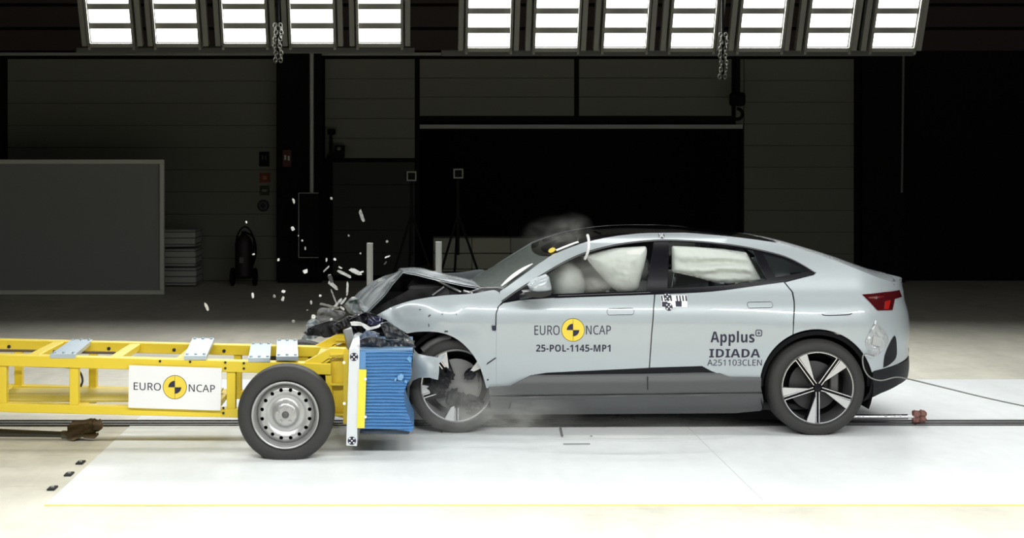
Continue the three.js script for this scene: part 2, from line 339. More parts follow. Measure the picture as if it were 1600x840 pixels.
// signs on the left bay
{
  const sign = (a, b, t, u, m, lab, round) => {
    const g = thing('wall_sign', lab, 'sign'), w = wx(b) - wx(a), h = wy(t) - wy(u), cx = (wx(a) + wx(b)) / 2, cy = (wy(t) + wy(u)) / 2;
    mesh('plate', round ? new THREE.CylinderGeometry(w / 2, w / 2, 0.02, 28).rotateX(Math.PI / 2).translate(cx, cy, WZ + 0.012) : box(w, h, 0.02, cx, cy, WZ + 0.012, 0.005), m, g);
    return [g, cx, cy, w, h];
  };
  let [g, cx, cy, w, h] = sign(405, 421, 237, 260, H.steel, 'dark rectangular wall sign, topmost above the orange sign');
  mesh('pictogram', join([box(w * 0.12, h * 0.3, 0.006, cx - w * 0.15, cy + h * 0.1, WZ + 0.025), box(w * 0.12, h * 0.3, 0.006, cx + w * 0.15, cy + h * 0.1, WZ + 0.025)]), std(0.06, 0.06, 0.06), g);
  [g, cx, cy, w, h] = sign(406, 422, 270, 285, std(0.2, 0.035, 0.012, 0.7), 'orange red square wall sign on left bay');
  mesh('pictogram', box(w * 0.35, h * 0.4, 0.006, cx, cy, WZ + 0.025), std(0.35, 0.15, 0.08), g);
  [g, cx, cy, w, h] = sign(406, 421, 290, 305, std(0.03, 0.035, 0.02, 0.7), 'dark square wall sign just below the orange one');
  mesh('pictogram', box(w * 0.5, h * 0.25, 0.006, cx, cy, WZ + 0.025), H.board, g);
  [g, cx, cy, w, h] = sign(402, 421, 311, 331, std(0.018, 0.018, 0.018, 0.7), 'round black wall sign, lowest of the sign column', true);
  mesh('pictogram', new THREE.TorusGeometry(w * 0.28, 0.015, 6, 20).translate(cx, cy, WZ + 0.024), std(0.08, 0.08, 0.08), g);
  const f = thing('fire_alarm', 'dark red alarm box with pale marks on column', 'alarm'), z = WZ + 0.36;
  mesh('case', box(0.16, 0.3, 0.09, wx(449, z), wy(247, z), z + 0.04, 0.015), std(0.07, 0.008, 0.008, 0.6), f);
  mesh('mark', box(0.03, 0.08, 0.006, wx(446.5, z), wy(246, z), z + 0.088), H.frame, f); mesh('mark', box(0.03, 0.08, 0.006, wx(452, z), wy(247, z), z + 0.088), H.frame, f);
}
{ // switch gear beside the column
  const z = WZ + 0.16, s = thing('signal_post', 'dark signal post with lamp heads beside wall column', 'signal');
  mesh('post', rod([wx(517, z), wy(250, z), z], [wx(517, z), wy(205, z), z], 0.03), H.steel, s);
  mesh('head', box(0.14, 0.1, 0.12, wx(518, z), wy(206, z), z, 0.02), H.steel, s);
  mesh('wall_bracket', box(0.3, 0.06, 0.17, wx(524, z), wy(244, z), z - 0.075), H.steel, s);
  mesh('junction_box', box(0.17, 0.2, 0.14, wx(531, z), wy(236, z), z, 0.02), H.steel, s);
  mesh('lens', new THREE.SphereGeometry(0.035, 12, 8).scale(1, 1, 0.5).translate(wx(530, z), wy(232, z), z + 0.075), H.board, s);
}
{ // big framed panel
  const z = -9.9, g = thing('display_panel', 'large grey framed panel standing at the left wall', 'panel');
  const x0 = wx(-150, z), x1 = wx(257, z), y0 = 0.0, y1 = wy(249, z), w = x1 - x0, h = y1 - y0, t = 0.07;
  mesh('face', box(w - 0.1, h - 0.14, 0.03, (x0 + x1) / 2, (y0 + y1) / 2, z - 0.035), H.screen, g);
  mesh('frame_rail', box(w, t, t, (x0 + x1) / 2, y1 - t / 2, z, 0.008), H.frame, g); mesh('frame_rail', box(w, t, t, (x0 + x1) / 2, y0 + t / 2, z, 0.008), H.frame, g);
  mesh('frame_stile', box(t, h - 2 * t, t, x0 + t / 2, (y0 + y1) / 2, z, 0.008), H.frame, g); mesh('frame_stile', box(t, h - 2 * t, t, x1 - t / 2, (y0 + y1) / 2, z, 0.008), H.frame, g);
}
{ // stack of pale bales
  const z = -11.4, labs = ['pale wrapped bale beside framed panel, lowest of three', 'pale wrapped bale beside framed panel, middle of three', 'pale wrapped bale beside framed panel, topmost of three'];
  for (let i = 0; i < 3; i++) {
    const w = 0.66, h = 0.315, x = wx(281 - i * 0.5, z), y = 0.162 + i * 0.325;
    const b = thing('bale', labs[i], 'bale', 'stacked bales');
    mesh('body', crumple(new RoundedBoxGeometry(w, h - 0.02, 0.6, 6, 0.04), 0.007, 5, i * 9).translate(x, y, z), H.pale, b);
    for (const k of [-0.32, 0.02, 0.34]) mesh('band', box(w + 0.012, 0.018, 0.612, x, y + k * h, z, 0.006), std(0.12, 0.12, 0.11, 0.8), b);
  }
}
{ // wheeled extinguisher
  const z = -11.2, g = thing('fire_extinguisher', 'dark wheeled fire extinguisher standing by the rear wall', 'extinguisher'), x = wx(381, z);
  mesh('cylinder', new THREE.LatheGeometry([[0, 0.12], [0.13, 0.13], [0.15, 0.2], [0.15, 0.72], [0.11, 0.82], [0.05, 0.87], [0.04, 0.93], [0, 0.93]].map(([r, y]) => new THREE.Vector2(r, y)), 24).translate(x, 0, z), std(0.012, 0.006, 0.006, 0.6), g);
  for (const s of [-1, 1]) mesh('wheel', new THREE.TorusGeometry(0.12, 0.035, 8, 22).rotateY(Math.PI / 2).translate(x + s * 0.19, 0.155, z), H.steel, g);
  mesh('handle', tube([[x - 0.12, 0.2, z - 0.14], [x - 0.13, 0.85, z - 0.15], [x, 1.0, z - 0.15], [x + 0.13, 0.85, z - 0.15], [x + 0.12, 0.2, z - 0.14]], 0.014), H.steel, g);
  mesh('hose', tube([[x, 0.92, z + 0.02], [x + 0.16, 0.84, z + 0.06], [x + 0.21, 0.55, z + 0.06], [x + 0.16, 0.35, z + 0.08]], 0.018), H.steel, g);
  mesh('label_plate', box(0.07, 0.1, 0.004, x - 0.02, 0.45, z + 0.152), std(0.1, 0.1, 0.09), g);
}
{ // low pale blocks in the gate behind the windscreen
  const z = -11.6; let n = 0;
  for (let r = 0; r < 3; r++) for (let c = 0; c < 3; c++) {
    const w = 0.66, h = 0.27, x = wx(712, z) + (c + 0.06) * w - 0.1, y = 0.135 + r * h;
    const row = ['bottom', 'middle', 'top'][r], col = ['left', 'centre', 'right'][c];
    const b = thing('concrete_block', `grey block of the low stack behind windscreen, ${row} row ${col}`, 'block', 'low stacked blocks'); n++;
    mesh('body', box(w - 0.004, h - 0.01, 0.5, x, y, z, 0.015), std(0.32 + 0.03 * ((n * 7) % 3), 0.32 + 0.03 * ((n * 7) % 3), 0.29, 0.85), b);
  }
}
// camera tripods in front of the gate
for (const [px, py, z, lab] of [[643, 275, -8.2, 'black camera on tripod against dark gate, left one'], [716, 271, -8.2, 'black camera on tripod seen behind windscreen base']]) {
  const g = thing('camera_tripod', lab, 'tripod', 'filming tripods'), [x, y] = at(px, py, z);
  mesh('camera_body', box(0.16, 0.15, 0.24, x, y, z - 0.12, 0.015), H.steel, g);
  mesh('lens_hood', sheet([[[x - 0.07, y - 0.07], [x + 0.07, y - 0.07], [x + 0.07, y + 0.07], [x - 0.07, y + 0.07]], [[x - 0.052, y - 0.052], [x + 0.052, y - 0.052], [x + 0.052, y + 0.052], [x - 0.052, y + 0.052]]], flat(z + 0.05), { th: 0.05 }), std(0.2, 0.2, 0.18, 0.6), g);
  mesh('column', rod([x, y - 0.08, z - 0.1], [x, 0.75, z - 0.1], 0.022), H.steel, g);
  for (const a of [0.4, 2.5, 4.6]) mesh('leg', rod([x, 1.35, z - 0.1], [x + 0.5 * Math.cos(a), 0.01, z - 0.1 + 0.5 * Math.sin(a)], 0.018), H.steel, g);
  mesh('spreader', box(0.5, 0.02, 0.02, x, 0.5, z - 0.1), H.steel, g);
}
// two slim posts behind the bonnet
for (const [px, py, lab] of [[577.5, 379, 'slim grey post behind the crushed bonnet, nearer the trolley'], [685, 377, 'slim grey post behind the bonnet, nearer the windscreen']]) {
  const z = -3, [x, y] = at(px, py, z), g = thing('guide_post', lab, 'post', 'slim grey posts');
  mesh('profile', join([box(0.05, y - 0.01, 0.05, x - 0.004, y / 2 + 0.003, z, 0.006), box(0.012, y - 0.01, 0.04, x + 0.027, y / 2 + 0.003, z, 0.004)]), std(0.4, 0.4, 0.37, 0.5, 0.3), g);
  mesh('base_plate', box(0.16, 0.012, 0.16, x, 0.002, z), M.darkSteel, g);
}
// ---------------------------------------------------------------- lamp banks
const glow = new THREE.MeshStandardMaterial({ color: 0xffffff, emissive: LAMP_COLOR, emissiveIntensity: 2.2, roughness: 0.6 });
function lampBank(label, cells, w, cellH, pitch, bracket) {
  const g = thing('lamp_bank', label, 'lamp', 'lamp banks'), h = cells * pitch + 0.04, e = 0.03;
  const mid = (cells * pitch) / 2 - (pitch - cellH) / 2;
  mesh('housing', join([box(w + 0.08, h + 0.06, 0.04, 0, mid, -0.1), box(e, h + 0.06, 0.13, -w / 2 - e / 2 - 0.002, mid, -0.03), box(e, h + 0.06, 0.13, w / 2 + e / 2 + 0.002, mid, -0.03), box(w + 2 * e, 0.05, 0.13, 0, -0.027, -0.03)]), H.housing, g);
  for (let i = 0; i < cells; i++) {
    mesh('diffuser', box(w, cellH, 0.012, 0, cellH / 2 + i * pitch, -0.04), glow, g);
    mesh('slat', box(w, pitch - cellH, 0.05, 0, cellH + (pitch - cellH) / 2 + i * pitch, -0.025), H.housing, g);
  }
  if (bracket) for (const s of [-1, 1]) mesh('bracket', box(0.07, h, 0.1, s * (w / 2 + 0.085), mid, -0.06, 0.01), H.housing, g);
  const L = new THREE.RectAreaLight(LAMP_COLOR, 1, w, cells * pitch - (pitch - cellH));
  L.position.set(0, mid, 0.012); L.rotation.y = Math.PI; g.add(L); L.castShadow = true; g.userData.light = L;
  return g;
}
{
  const z = -5.6, tilt = 0.38, sc = FOCAL / (DIST - z);
  const left = [142, 245, 351, 456, 561], right = [731, 836, 943, 1047.5, 1154, 1260, 1361.5];
  const nth = ['first', 'second', 'third', 'fourth', 'fifth', 'sixth', 'seventh'];
  [...left, ...right].forEach((px, i) => {
    const isL = i < 5, k = isL ? i : i - 5;
    const g = lampBank(`bright slatted lamp bank, ${nth[k]} from left in the ${isL ? 'left row of five' : 'right row of seven'}`, 7, 65 / sc, 0.176, 0.243, true);
    g.userData.light.intensity = BACK_LAMP; delete g.userData.light;
    g.position.set((px + 32.5 - VX) / sc, EYE + (VY - (isL ? 66.5 : 73.5)) / sc, z); g.rotation.x = tilt;
  });
  // carrier beams below and behind the banks
  for (const [a, b, py, lab] of [[112, 648, 76, 'dark carrier beam under the left row of lamp banks'], [690, 1440, 80, 'dark carrier beam under the right row of lamp banks']]) {
    const c = thing('lamp_carrier', lab, 'beam'), xa = (a - VX) / sc, xb = (b - VX) / sc, y = EYE + (VY - py) / sc;
    mesh('beam', box(xb - xa, 0.07, 0.1, (xa + xb) / 2, y, z - 0.24, 0.01), std(0.06, 0.06, 0.055, 0.7), c);
    for (let x = xa + 0.4; x < xb; x += 1.66) mesh('hanger', rod([x, y, z - 0.24], [x, TOP, z - 0.24], 0.02), H.steel, c);
  }
  // cable chains hanging from the rows
  for (const [px, p0, p1, lab] of [[434, 40, 98, 'dark cable chain hanging below left lamp row'], [1130, 55, 124, 'dark cable chain hanging below right lamp row']]) {
    const c = thing('cable_chain', lab, 'chain'), zz = z + 0.34, s2 = FOCAL / (DIST - zz);
    for (let py = p0, k = 0; py < p1; py += 5.4, k++) {
      const x = (px - VX) / s2 + 0.01 * Math.sin(k * 0.9), y = EYE + (VY - py) / s2;
      for (const s of [-1, 1]) mesh('link', new THREE.TorusGeometry(0.02, 0.007, 6, 12).scale(1, 1.35, 1).rotateY(k % 2 ? 1.2 : 0.2).translate(x + s * 0.03, y, zz), std(0.1, 0.1, 0.08, 0.5, 0.4), c);
    }
    const yb = EYE + (VY - p1) / s2;
    mesh('strap', box(0.03, TOP - yb, 0.012, (px - VX) / s2, (TOP + yb) / 2, zz - 0.02), H.steel, c);
  }
  // crane hook beside the gate
  const hz = -11.5, hx = at(1152, 0, hz)[0], hk = thing('crane_hook', 'black crane hook block hanging beside the dark gate', 'hook');
  mesh('chain', rod([hx, at(0, 92, hz)[1] + 4, hz], [hx, at(0, 145, hz)[1], hz], 0.05), H.steel, hk);
  mesh('block', new RoundedBoxGeometry(0.26, 0.24, 0.18, 3, 0.06).translate(hx, at(0, 155, hz)[1], hz), H.steel, hk);
  mesh('hook', new THREE.TorusGeometry(0.09, 0.03, 8, 20, 4.4).rotateZ(-2.8).translate(hx, at(0, 178, hz)[1], hz), H.steel, hk);
  // banks over the test floor, on the camera's side, out of the frame
  let n = 0;
  for (const [oz, lab] of [[-0.45, 'above the car'], [5.0, 'nearer the camera']]) for (let i = 0; i < 6; i++) {
    const g = lampBank(`lamp bank over the test floor, ${nth[i]} in the row ${lab}`, 3, 1.5, 0.2, 0.26, false);
    g.userData.light.intensity = oz < 4 ? ROOF_LAMP : OVER_LAMP; delete g.userData.light;
    mesh('added_light_flap', oz < 4 ? box(1.56, 0.02, 0.6, 0, -0.06, 0.32) : box(1.56, 0.02, 0.26, 0, -0.06, 0.15), H.housing, g);                 // unseen flap, added to keep the light off the rear of the hall
    g.position.set(-3.9 + i * 2.15, 4.7, oz + 0.35); g.rotation.x = Math.PI / 2 + (oz > 4 ? 0.2 : 0.05); n++;
  }
}

// ---------------------------------------------------------------- the car
const sideProfile = table([[0.1, -0.13], [0.2, -0.085], [0.3, -0.05], [0.45, -0.028], [0.6, -0.012], [0.75, -0.002], [0.86, -0.002], [0.92, -0.008], [0.96, -0.017], [0.99, -0.028], [1.03, -0.05], [1.07, -0.078], [1.11, -0.1], [1.2, -0.135], [1.3, -0.18], [1.4, -0.235], [1.47, -0.285], [1.52, -0.335], [1.55, -0.39]]);
const rearEnd = table([[0.15, 3.86], [0.25, 3.95], [0.35, 4.03], [0.45, 4.045], [0.6, 4.035], [0.75, 4.045], [0.9, 4.03], [1.0, 4.01], [1.08, 4.02], [1.16, 4.02], [1.4, 4.02]]);
const sidePlan = (x, y) => {
  let z = 0;
  if (x < 0.55) z -= 0.1 * ((0.55 - x) / 0.9) ** 2;
  const xa = 3.42, xb = rearEnd(y);
  if (x > xa) { const t = Math.min((x - xa) / (xb - xa), 0.955); z -= 0.75 * (1 - Math.sqrt(1 - t * t)); if ((x - xa) / (xb - xa) > 0.955) z -= ((x - xa) / (xb - xa) - 0.955) * 1.4; }
  return z;
};
const hipAt = (x, y) => 0.022 * Math.exp(-(((x - 3.1) / 0.5) ** 2 + ((y - 0.82) / 0.16) ** 2));
const S = (x, y) => sideProfile(y) + sidePlan(x, y) + hipAt(x, y);
function onS(px, py, off = 0) { let z = -0.05, p; for (let i = 0; i < 40; i++) { p = at(px, py, z); z = lerp(z, S(p[0], p[1]) + off, 0.6); } return [p[0], p[1]]; }
const trace = (pts) => pts.map(([a, b]) => onS(a, b));
const car = thing('car', 'silver grey coupe car with crushed front, hit by the yellow trolley', 'car');

// outlines sighted in the photograph, front to rear
const roofEdge = [[781, 455], [795, 446], [830, 420.5], [850, 407], [866, 397], [908, 380.5], [946, 371.5], [980, 366.5], [1011, 364], [1060, 363.5], [1079, 364], [1143, 369.5], [1204, 377.5], [1225, 381.5], [1256, 390.5], [1309, 408.5], [1361, 429], [1377, 435], [1394, 440]];
const glassTop = [[783, 470], [812, 449.5], [850, 426], [885, 406], [920, 391.5], [965, 380.5], [1011, 375], [1047, 373.8], [1099, 376.5], [1151, 382.5], [1188, 389.5], [1225, 399], [1251, 411], [1273, 424.5]];
const beltLine = [[786, 471.5], [812, 467], [862, 463.5], [940, 460.5], [1022, 457.5], [1112, 453], [1183, 443.5], [1225, 438], [1272, 428]];
const rearArch = (a0, a1, r = 89, n = 30) => arc(1276, 603, r, a0, a1, n);
const frontArch = curve([[636, 521], [655, 518], [678.6, 518], [700, 522.6], [719, 533], [736, 550], [748, 569], [755, 588], [760, 606]], 4);

// body side with A pillar, cant rail and rear quarter in one stamping
const tailEdge = []; for (let y = 1.14; y >= 0.55; y -= 0.03) tailEdge.push([rearEnd(y) - 0.012, y]);
const roofW = trace(curve(roofEdge, 4));
const quarter = [...roofW, ...tailEdge, ...trace([[1395, 571], [1380, 575.5], [1366, 579]]), ...trace(rearArch(14, 114)),
  ...trace([[1241, 500], [1242, 470], [1239.5, 456], [1227, 441]]), ...trace([[1272, 429.5], [1276, 425]]), ...trace(curve(glassTop, 4).reverse()), ...trace([[781, 468]])];
const bodySide = sheet(quarter, S, { th: 0.014, dx: 0.022, dy: 0.022 });
mesh('body_side', bodySide, M.paint, car); mesh('body_side', mirrored(bodySide), M.paint, car);

const rearDoor = [...trace(curve([[1024, 460], [1112, 455], [1183, 445.3], [1224, 440.3]], 4)), ...trace([[1237, 456], [1239.8, 470], [1239, 500]]), ...trace(rearArch(115, 171)), ...trace([[1188.5, 590.5], [1140, 590.3], [1111, 579], [1097, 571.4], [1015.6, 574], [1016.4, 560], [1019.2, 520], [1022.2, 480]])];
const frontDoor = [...trace([[786.5, 473.5]]), ...trace(curve([[812, 469], [862, 465.5], [940, 462.5], [1022, 459.8]], 4)), ...trace([[1020.4, 480], [1017.4, 520], [1014.6, 560], [1013.8, 574.2], [999, 575], [855, 581.8], [835, 584.8], [797.5, 603.3], [775.4, 604.6], [775.4, 515], [776, 490], [779.5, 479]])];
const fender = [...trace(curve([[583, 495.5], [607, 482], [628, 473.5], [656, 466.5], [696, 461.3], [738, 458.6], [769, 453], [780, 456.5]], 4)), ...trace([[784, 472], [777.6, 479], [774.3, 490], [773.6, 515], [775.2, 516], [775.2, 604.8]]), ...trace(frontArch.slice().reverse()), ...trace([[628, 516], [617, 509], [603, 499], [594, 496.5]])];
const dent = (x, y) => S(x, y) + 0.016 * noise3(x * 3.2, y * 4, 3) * clamp((0.55 - x) / 0.5, 0, 1) + 0.03 * clamp((0.0 - x) / 0.4, 0, 1) * noise3(x * 7, y * 7, 9);
for (const [name, outline, surf] of [['front_door', frontDoor, S], ['rear_door', rearDoor, S], ['front_fender', fender, dent]]) {
  const g = sheet(outline, surf, { th: 0.012, dx: 0.022, dy: 0.022 });
  mesh(name, g, M.paint, car);
  mesh(name, mirrored(sheet(outline, S, { th: 0.012, dx: 0.05, dy: 0.04 })), M.paint, car);
}
const part = (n) => car.children.filter((c) => c.name === n)[0];

// greenhouse: black surround with three openings, panes behind it
const holeF = [[843, 436], [852, 430.5], [885, 410], [920, 395.5], [965, 384.5], [1000, 379.8], [1022, 378], [1016, 415], [1010, 454.5], [862, 459.5], [843, 460]];
const holeR = [[1045, 377.8], [1099, 380.5], [1151, 386.8], [1178, 391.5], [1188, 415], [1199, 437.5], [1130, 446.5], [1043, 450.5]];
const holeQ = [[1193, 397], [1225, 405], [1248, 415.5], [1264, 424], [1212, 434]];
const surround = [[...trace(curve(glassTop, 4)), ...trace([[1274, 428], [1225, 439.5], [1183, 445], [1112, 454.5], [1022, 459.5], [940, 462], [862, 465], [812, 469], [784, 473]])], trace(holeF), trace(holeR), trace(holeQ)];
const surroundGeo = sheet(surround, S, { off: -0.007, th: 0.012, dx: 0.03, dy: 0.03 });
mesh('window_surround', surroundGeo, M.black, car); mesh('window_surround', mirrored(surroundGeo), M.black, car);
const grow = (poly, k) => { const c = poly.reduce((a, p) => [a[0] + p[0] / poly.length, a[1] + p[1] / poly.length], [0, 0]); return poly.map((p) => { const d = Math.hypot(p[0] - c[0], p[1] - c[1]); return [p[0] + (p[0] - c[0]) / d * k, p[1] + (p[1] - c[1]) / d * k]; }); };
for (const h of [holeF, holeR, holeQ]) { const g = sheet(grow(trace(h), 0.012), S, { off: -0.02, back: false, dx: 0.05, dy: 0.05 }); mesh('side_window', g, M.glass, car); mesh('side_window', mirrored(g), M.glass, car); }
// bright line of trim along the belt
const strip = (pts, w, off, th = 0.006) => { const c = trace(curve(pts, 4)); return sheet([...c.map(([x, y]) => [x, y + w / 2]), ...c.reverse().map(([x, y]) => [x, y - w / 2])], S, { off, th, dx: 0.05, dy: 0.02 }); };
mesh('belt_trim', strip([[866, 463.2], [940, 460.4], [1020, 457.6], [1112, 453], [1183, 443.8], [1225, 438.3]], 0.02, 0.003), M.black, car);
mesh('belt_moulding', strip([[872, 461.6], [940, 459.2], [1016, 456.4]], 0.0045, 0.006, 0.004), M.darkSteel, car);
mesh('upper_trim', strip(glassTop.map(([a, b]) => [a + 1, b + 1.5]), 0.007, 0.002), M.darkSteel, car);

// roof: lofts between the near edge, the centre line and the far edge
const E3 = roofW.map(([x, y]) => V(x, y, S(x, y)));
const edgeAt = (x) => { let i = 0; while (i < E3.length - 2 && E3[i + 1].x < x) i++; const t = clamp((x - E3[i].x) / (E3[i + 1].x - E3[i].x), 0, 1); return E3[i].clone().lerp(E3[i + 1], t); };
const span = (edge, centre, pow = 2) => (s, u) => { const e = edge(s), c = centre(s), k = 2 * u - 1, a = Math.abs(k) ** pow; return [lerp(c.x, e.x, a), lerp(c.y, e.y, a), -1 + k * (e.z + 1)]; };
const xTop = edgeAt(1.29).x;
const screenAt = (a, b) => span((t) => { const e = edgeAt(lerp(0.7, 1.3, lerp(a, b, t))); return V(e.x, e.y - 0.004, e.z - 0.004); }, (t) => { const s = lerp(a, b, t); return V(lerp(0.49, 1.34, s), lerp(1.085, 1.492, s ** 1.06), -1); });
const screenGeo = loft(screenAt(0, 0.62), 14, 24, 0.006);
mesh('windscreen', screenGeo, M.windscreen, car);
mesh('screen_header', loft(screenAt(0.62, 1), 10, 24, 0.006), M.roofGlass, car);
mesh('roof_glass', loft(span((s) => { const e = edgeAt(lerp(1.3, 2.86, s)); return V(e.x, e.y - 0.003, e.z - 0.002); }, (s) => { const x = lerp(1.34, 2.95, s); return V(x, edgeAt(clamp(x - 0.03, 1.3, 3)).y + lerp(0.035, 0.012, Math.min(1, s * 2.2)), -1); }, 2.4), 28, 20, 0.01), M.roofGlass, car);
const tailXs = [2.87, E3[E3.length - 1].x];
mesh('tailgate', loft(span((s) => edgeAt(lerp(tailXs[0], tailXs[1], s)), (s) => { const e = edgeAt(lerp(tailXs[0], tailXs[1], s)); return V(e.x + lerp(0.06, 0.16, s), e.y + lerp(0.012, 0.02, s), -1); }, 2.4), 24, 20, 0.012), M.paint, car);
// rear face
const te = tailEdge.map(([x, y]) => V(x, y, S(x, y)));
const rearFace = (a, b) => loft(span((s) => { const f = lerp(a, b, s) * (te.length - 1), i = Math.min(Math.floor(f), te.length - 2); return te[i].clone().lerp(te[i + 1], f - i); }, (s) => { const f = lerp(a, b, s) * (te.length - 1), i = Math.min(Math.floor(f), te.length - 2), e = te[i].clone().lerp(te[i + 1], f - i); return V(e.x + 0.07, e.y, -1); }, 3), 12, 24, 0.012);
mesh('rear_bumper', rearFace(0, 1), M.paint, car);
// spoiler lip above the tail lamps
mesh('spoiler_lip', loft(span((s) => { const e = E3[E3.length - 1]; return V(lerp(e.x - 0.05, e.x + 0.02, s), e.y + lerp(0.006, -0.022, s * s), e.z + 0.0); }, (s) => { const e = E3[E3.length - 1]; return V(lerp(e.x + 0.1, e.x + 0.18, s), e.y + lerp(0.022, -0.004, s * s), -1); }, 2.4), 6, 20, 0.02), M.paint, car);
// tail lamps
{
  const lens = trace([[1346.8, 459.5], [1380, 456], [1405, 452.5], [1409, 463], [1398, 466.5], [1394, 484], [1370.5, 484.5]]);
  const lg = sheet(lens, S, { off: 0.006, th: 0.02, dx: 0.015, dy: 0.015 });
  for (const g of [lg, mirrored(lg)]) mesh('tail_lamp', g, M.darkRed, car);
  const tl = part('tail_lamp');
  mesh('lamp_glow_strip', sheet(trace([[1383, 470], [1391, 468], [1388, 482], [1381, 482.5]]), S, { off: 0.009, th: 0.006 }), M.red, tl);
  mesh('lamp_lower_strip', sheet(trace([[1355, 463.5], [1381, 461.5], [1381, 463.5], [1358, 466]]), S, { off: 0.009, th: 0.006 }), phys(0.12, 0.008, 0.008, { roughness: 0.2 }), tl);
  mesh('lamp_band', loft(span((s) => { const p = V(rearEnd(1.07) - 0.02, lerp(1.1, 1.045, s), 0); p.z = S(p.x, p.y) + 0.003; return p; }, (s) => V(rearEnd(1.07) + 0.06, lerp(1.1, 1.045, s), -1), 3), 3, 24, 0.01), M.darkRed, tl);
}
// lower rear apron in black plastic
{
  const ap = [...trace([[1364, 580.5], [1380, 577], [1396, 572]]), [rearEnd(0.55) - 0.01, 0.545], [rearEnd(0.45) + 0.004 - 0.014, 0.45], [rearEnd(0.4) - 0.03, 0.39], ...trace([[1404, 600], [1375, 614], [1347, 627], [1358, 612]])];
  const ag = sheet(ap, S, { off: 0.008, th: 0.016, dx: 0.02, dy: 0.02 });
  mesh('rear_apron', ag, M.apron, car); mesh('rear_apron', mirrored(ag), M.apron, car);
  mesh('rear_apron', loft(span((s) => { const y = lerp(0.57, 0.36, s), x = rearEnd(y) - 0.012 - 0.06 * s; return V(x, y, S(x, y) + 0.006); }, (s) => V(rearEnd(lerp(0.57, 0.36, s)) + 0.08 - 0.1 * s, lerp(0.57, 0.33, s), -1), 3), 8, 24, 0.012), M.apron, car);
  const vg = sheet(trace(curve([[1380, 574], [1382, 556], [1389, 538], [1398, 524], [1401, 540], [1400, 558], [1390, 569], [1380, 574]], 3)), S, { off: 0.004, th: 0.01, dx: 0.02, dy: 0.02 });
  mesh('corner_vent', vg, M.black, car); mesh('corner_vent', mirrored(vg), M.black, car);
}
// sill cladding
{
  const rs = table([[0.14, -0.12], [0.2, -0.07], [0.27, -0.03], [0.292, -0.018], [0.3, -0.04], [0.31, -0.014], [0.34, -0.006], [0.39, -0.004], [0.43, -0.014], [0.46, -0.03], [0.475, -0.052], [0.56, -0.055]]);
  const rocker = (x, y) => rs(y - 0.028 * clamp((x - 0.6) / 2.2, 0, 1)) + 0.004;
  const low = [...trace([[763, 604], [797, 602], [835, 583], [855, 580], [999, 573], [1097, 569.5], [1111, 577], [1140, 588.5], [1188, 589]]), ...trace([[1187, 605], [1192, 625]]), ...trace([[1190, 642], [1150, 646], [768, 648]])];
  const g = sheet(low, rocker, { th: 0.03, dx: 0.06, dy: 0.008 });
  mesh('sill_cladding', g, M.cladding, car); mesh('sill_cladding', mirrored(g), M.cladding, car);
  const shadeStrip = sheet(trace([[836, 586], [855, 582.4], [999, 575.2], [1097, 571.6], [1111, 579.2], [1117, 581.8], [1096, 580.2], [1000, 583.8], [900, 588.5], [838, 590]]), S, { off: -0.001, th: 0.02, dx: 0.06, dy: 0.03 });  // black strip put in for the shadow under the door edge
  mesh('sill_shade_strip', shadeStrip, M.black, car); mesh('sill_shade_strip', mirrored(shadeStrip), M.black, car);
  mesh('door_seam', box(0.006, 0.1, 0.01, at(1012, 600, 0)[0], at(0, 598, 0)[1], 0.0), M.dark, part('sill_cladding'));
}
// wheel housings, floor pan and bulkheads
const RW = [3.1, 0.37], FW = [0.325, 0.37], TR = 0.372;
for (const [cx, cy] of [RW, FW]) for (const far of [0, 1]) {
  const h = new THREE.CylinderGeometry(0.437, 0.437, 0.34, 36, 1, true, -0.4, Math.PI + 0.8).rotateX(Math.PI / 2).rotateZ(Math.PI / 2);
  const g = join([h.translate(cx, cy, -0.2), new THREE.CircleGeometry(0.437, 36, 0, Math.PI).translate(cx, cy, -0.36), new THREE.PlaneGeometry(0.874, 0.2).translate(cx, cy - 0.1, -0.36)]);   // open below
  mesh('wheel_housing', far ? mirrored(g) : g, M.liner, car);
}
{ const arcs = arc(0, 0, 1, 0, 180, 36).map(([a, b]) => [RW[0] + a * 0.437, RW[1] - b * 0.437]), inn = arc(0, 0, 1, 180, 0, 36).map(([a, b]) => [RW[0] + a * 0.405, RW[1] - b * 0.405]);
  const g = sheet([...arcs, ...inn], S, { off: -0.022, th: 0.02, dx: 0.04, dy: 0.04 }); mesh('arch_lining', g, M.liner, car); mesh('arch_lining', mirrored(g), M.liner, car); }
mesh('floor_pan', box(2.7, 0.06, 1.74, 1.72, 0.2, -1, 0.02), M.dark, car);
mesh('rear_floor', box(0.9, 0.05, 1.2, 3.35, 0.42, -1, 0.02), M.dark, car);
mesh('bulkhead', box(0.05, 0.85, 1.6, 0.66, 0.62, -1, 0.02), M.dark, car);
mesh('luggage_bulkhead', box(0.05, 0.85, 1.5, 2.86, 0.72, -1, 0.02), M.trimGrey, car);
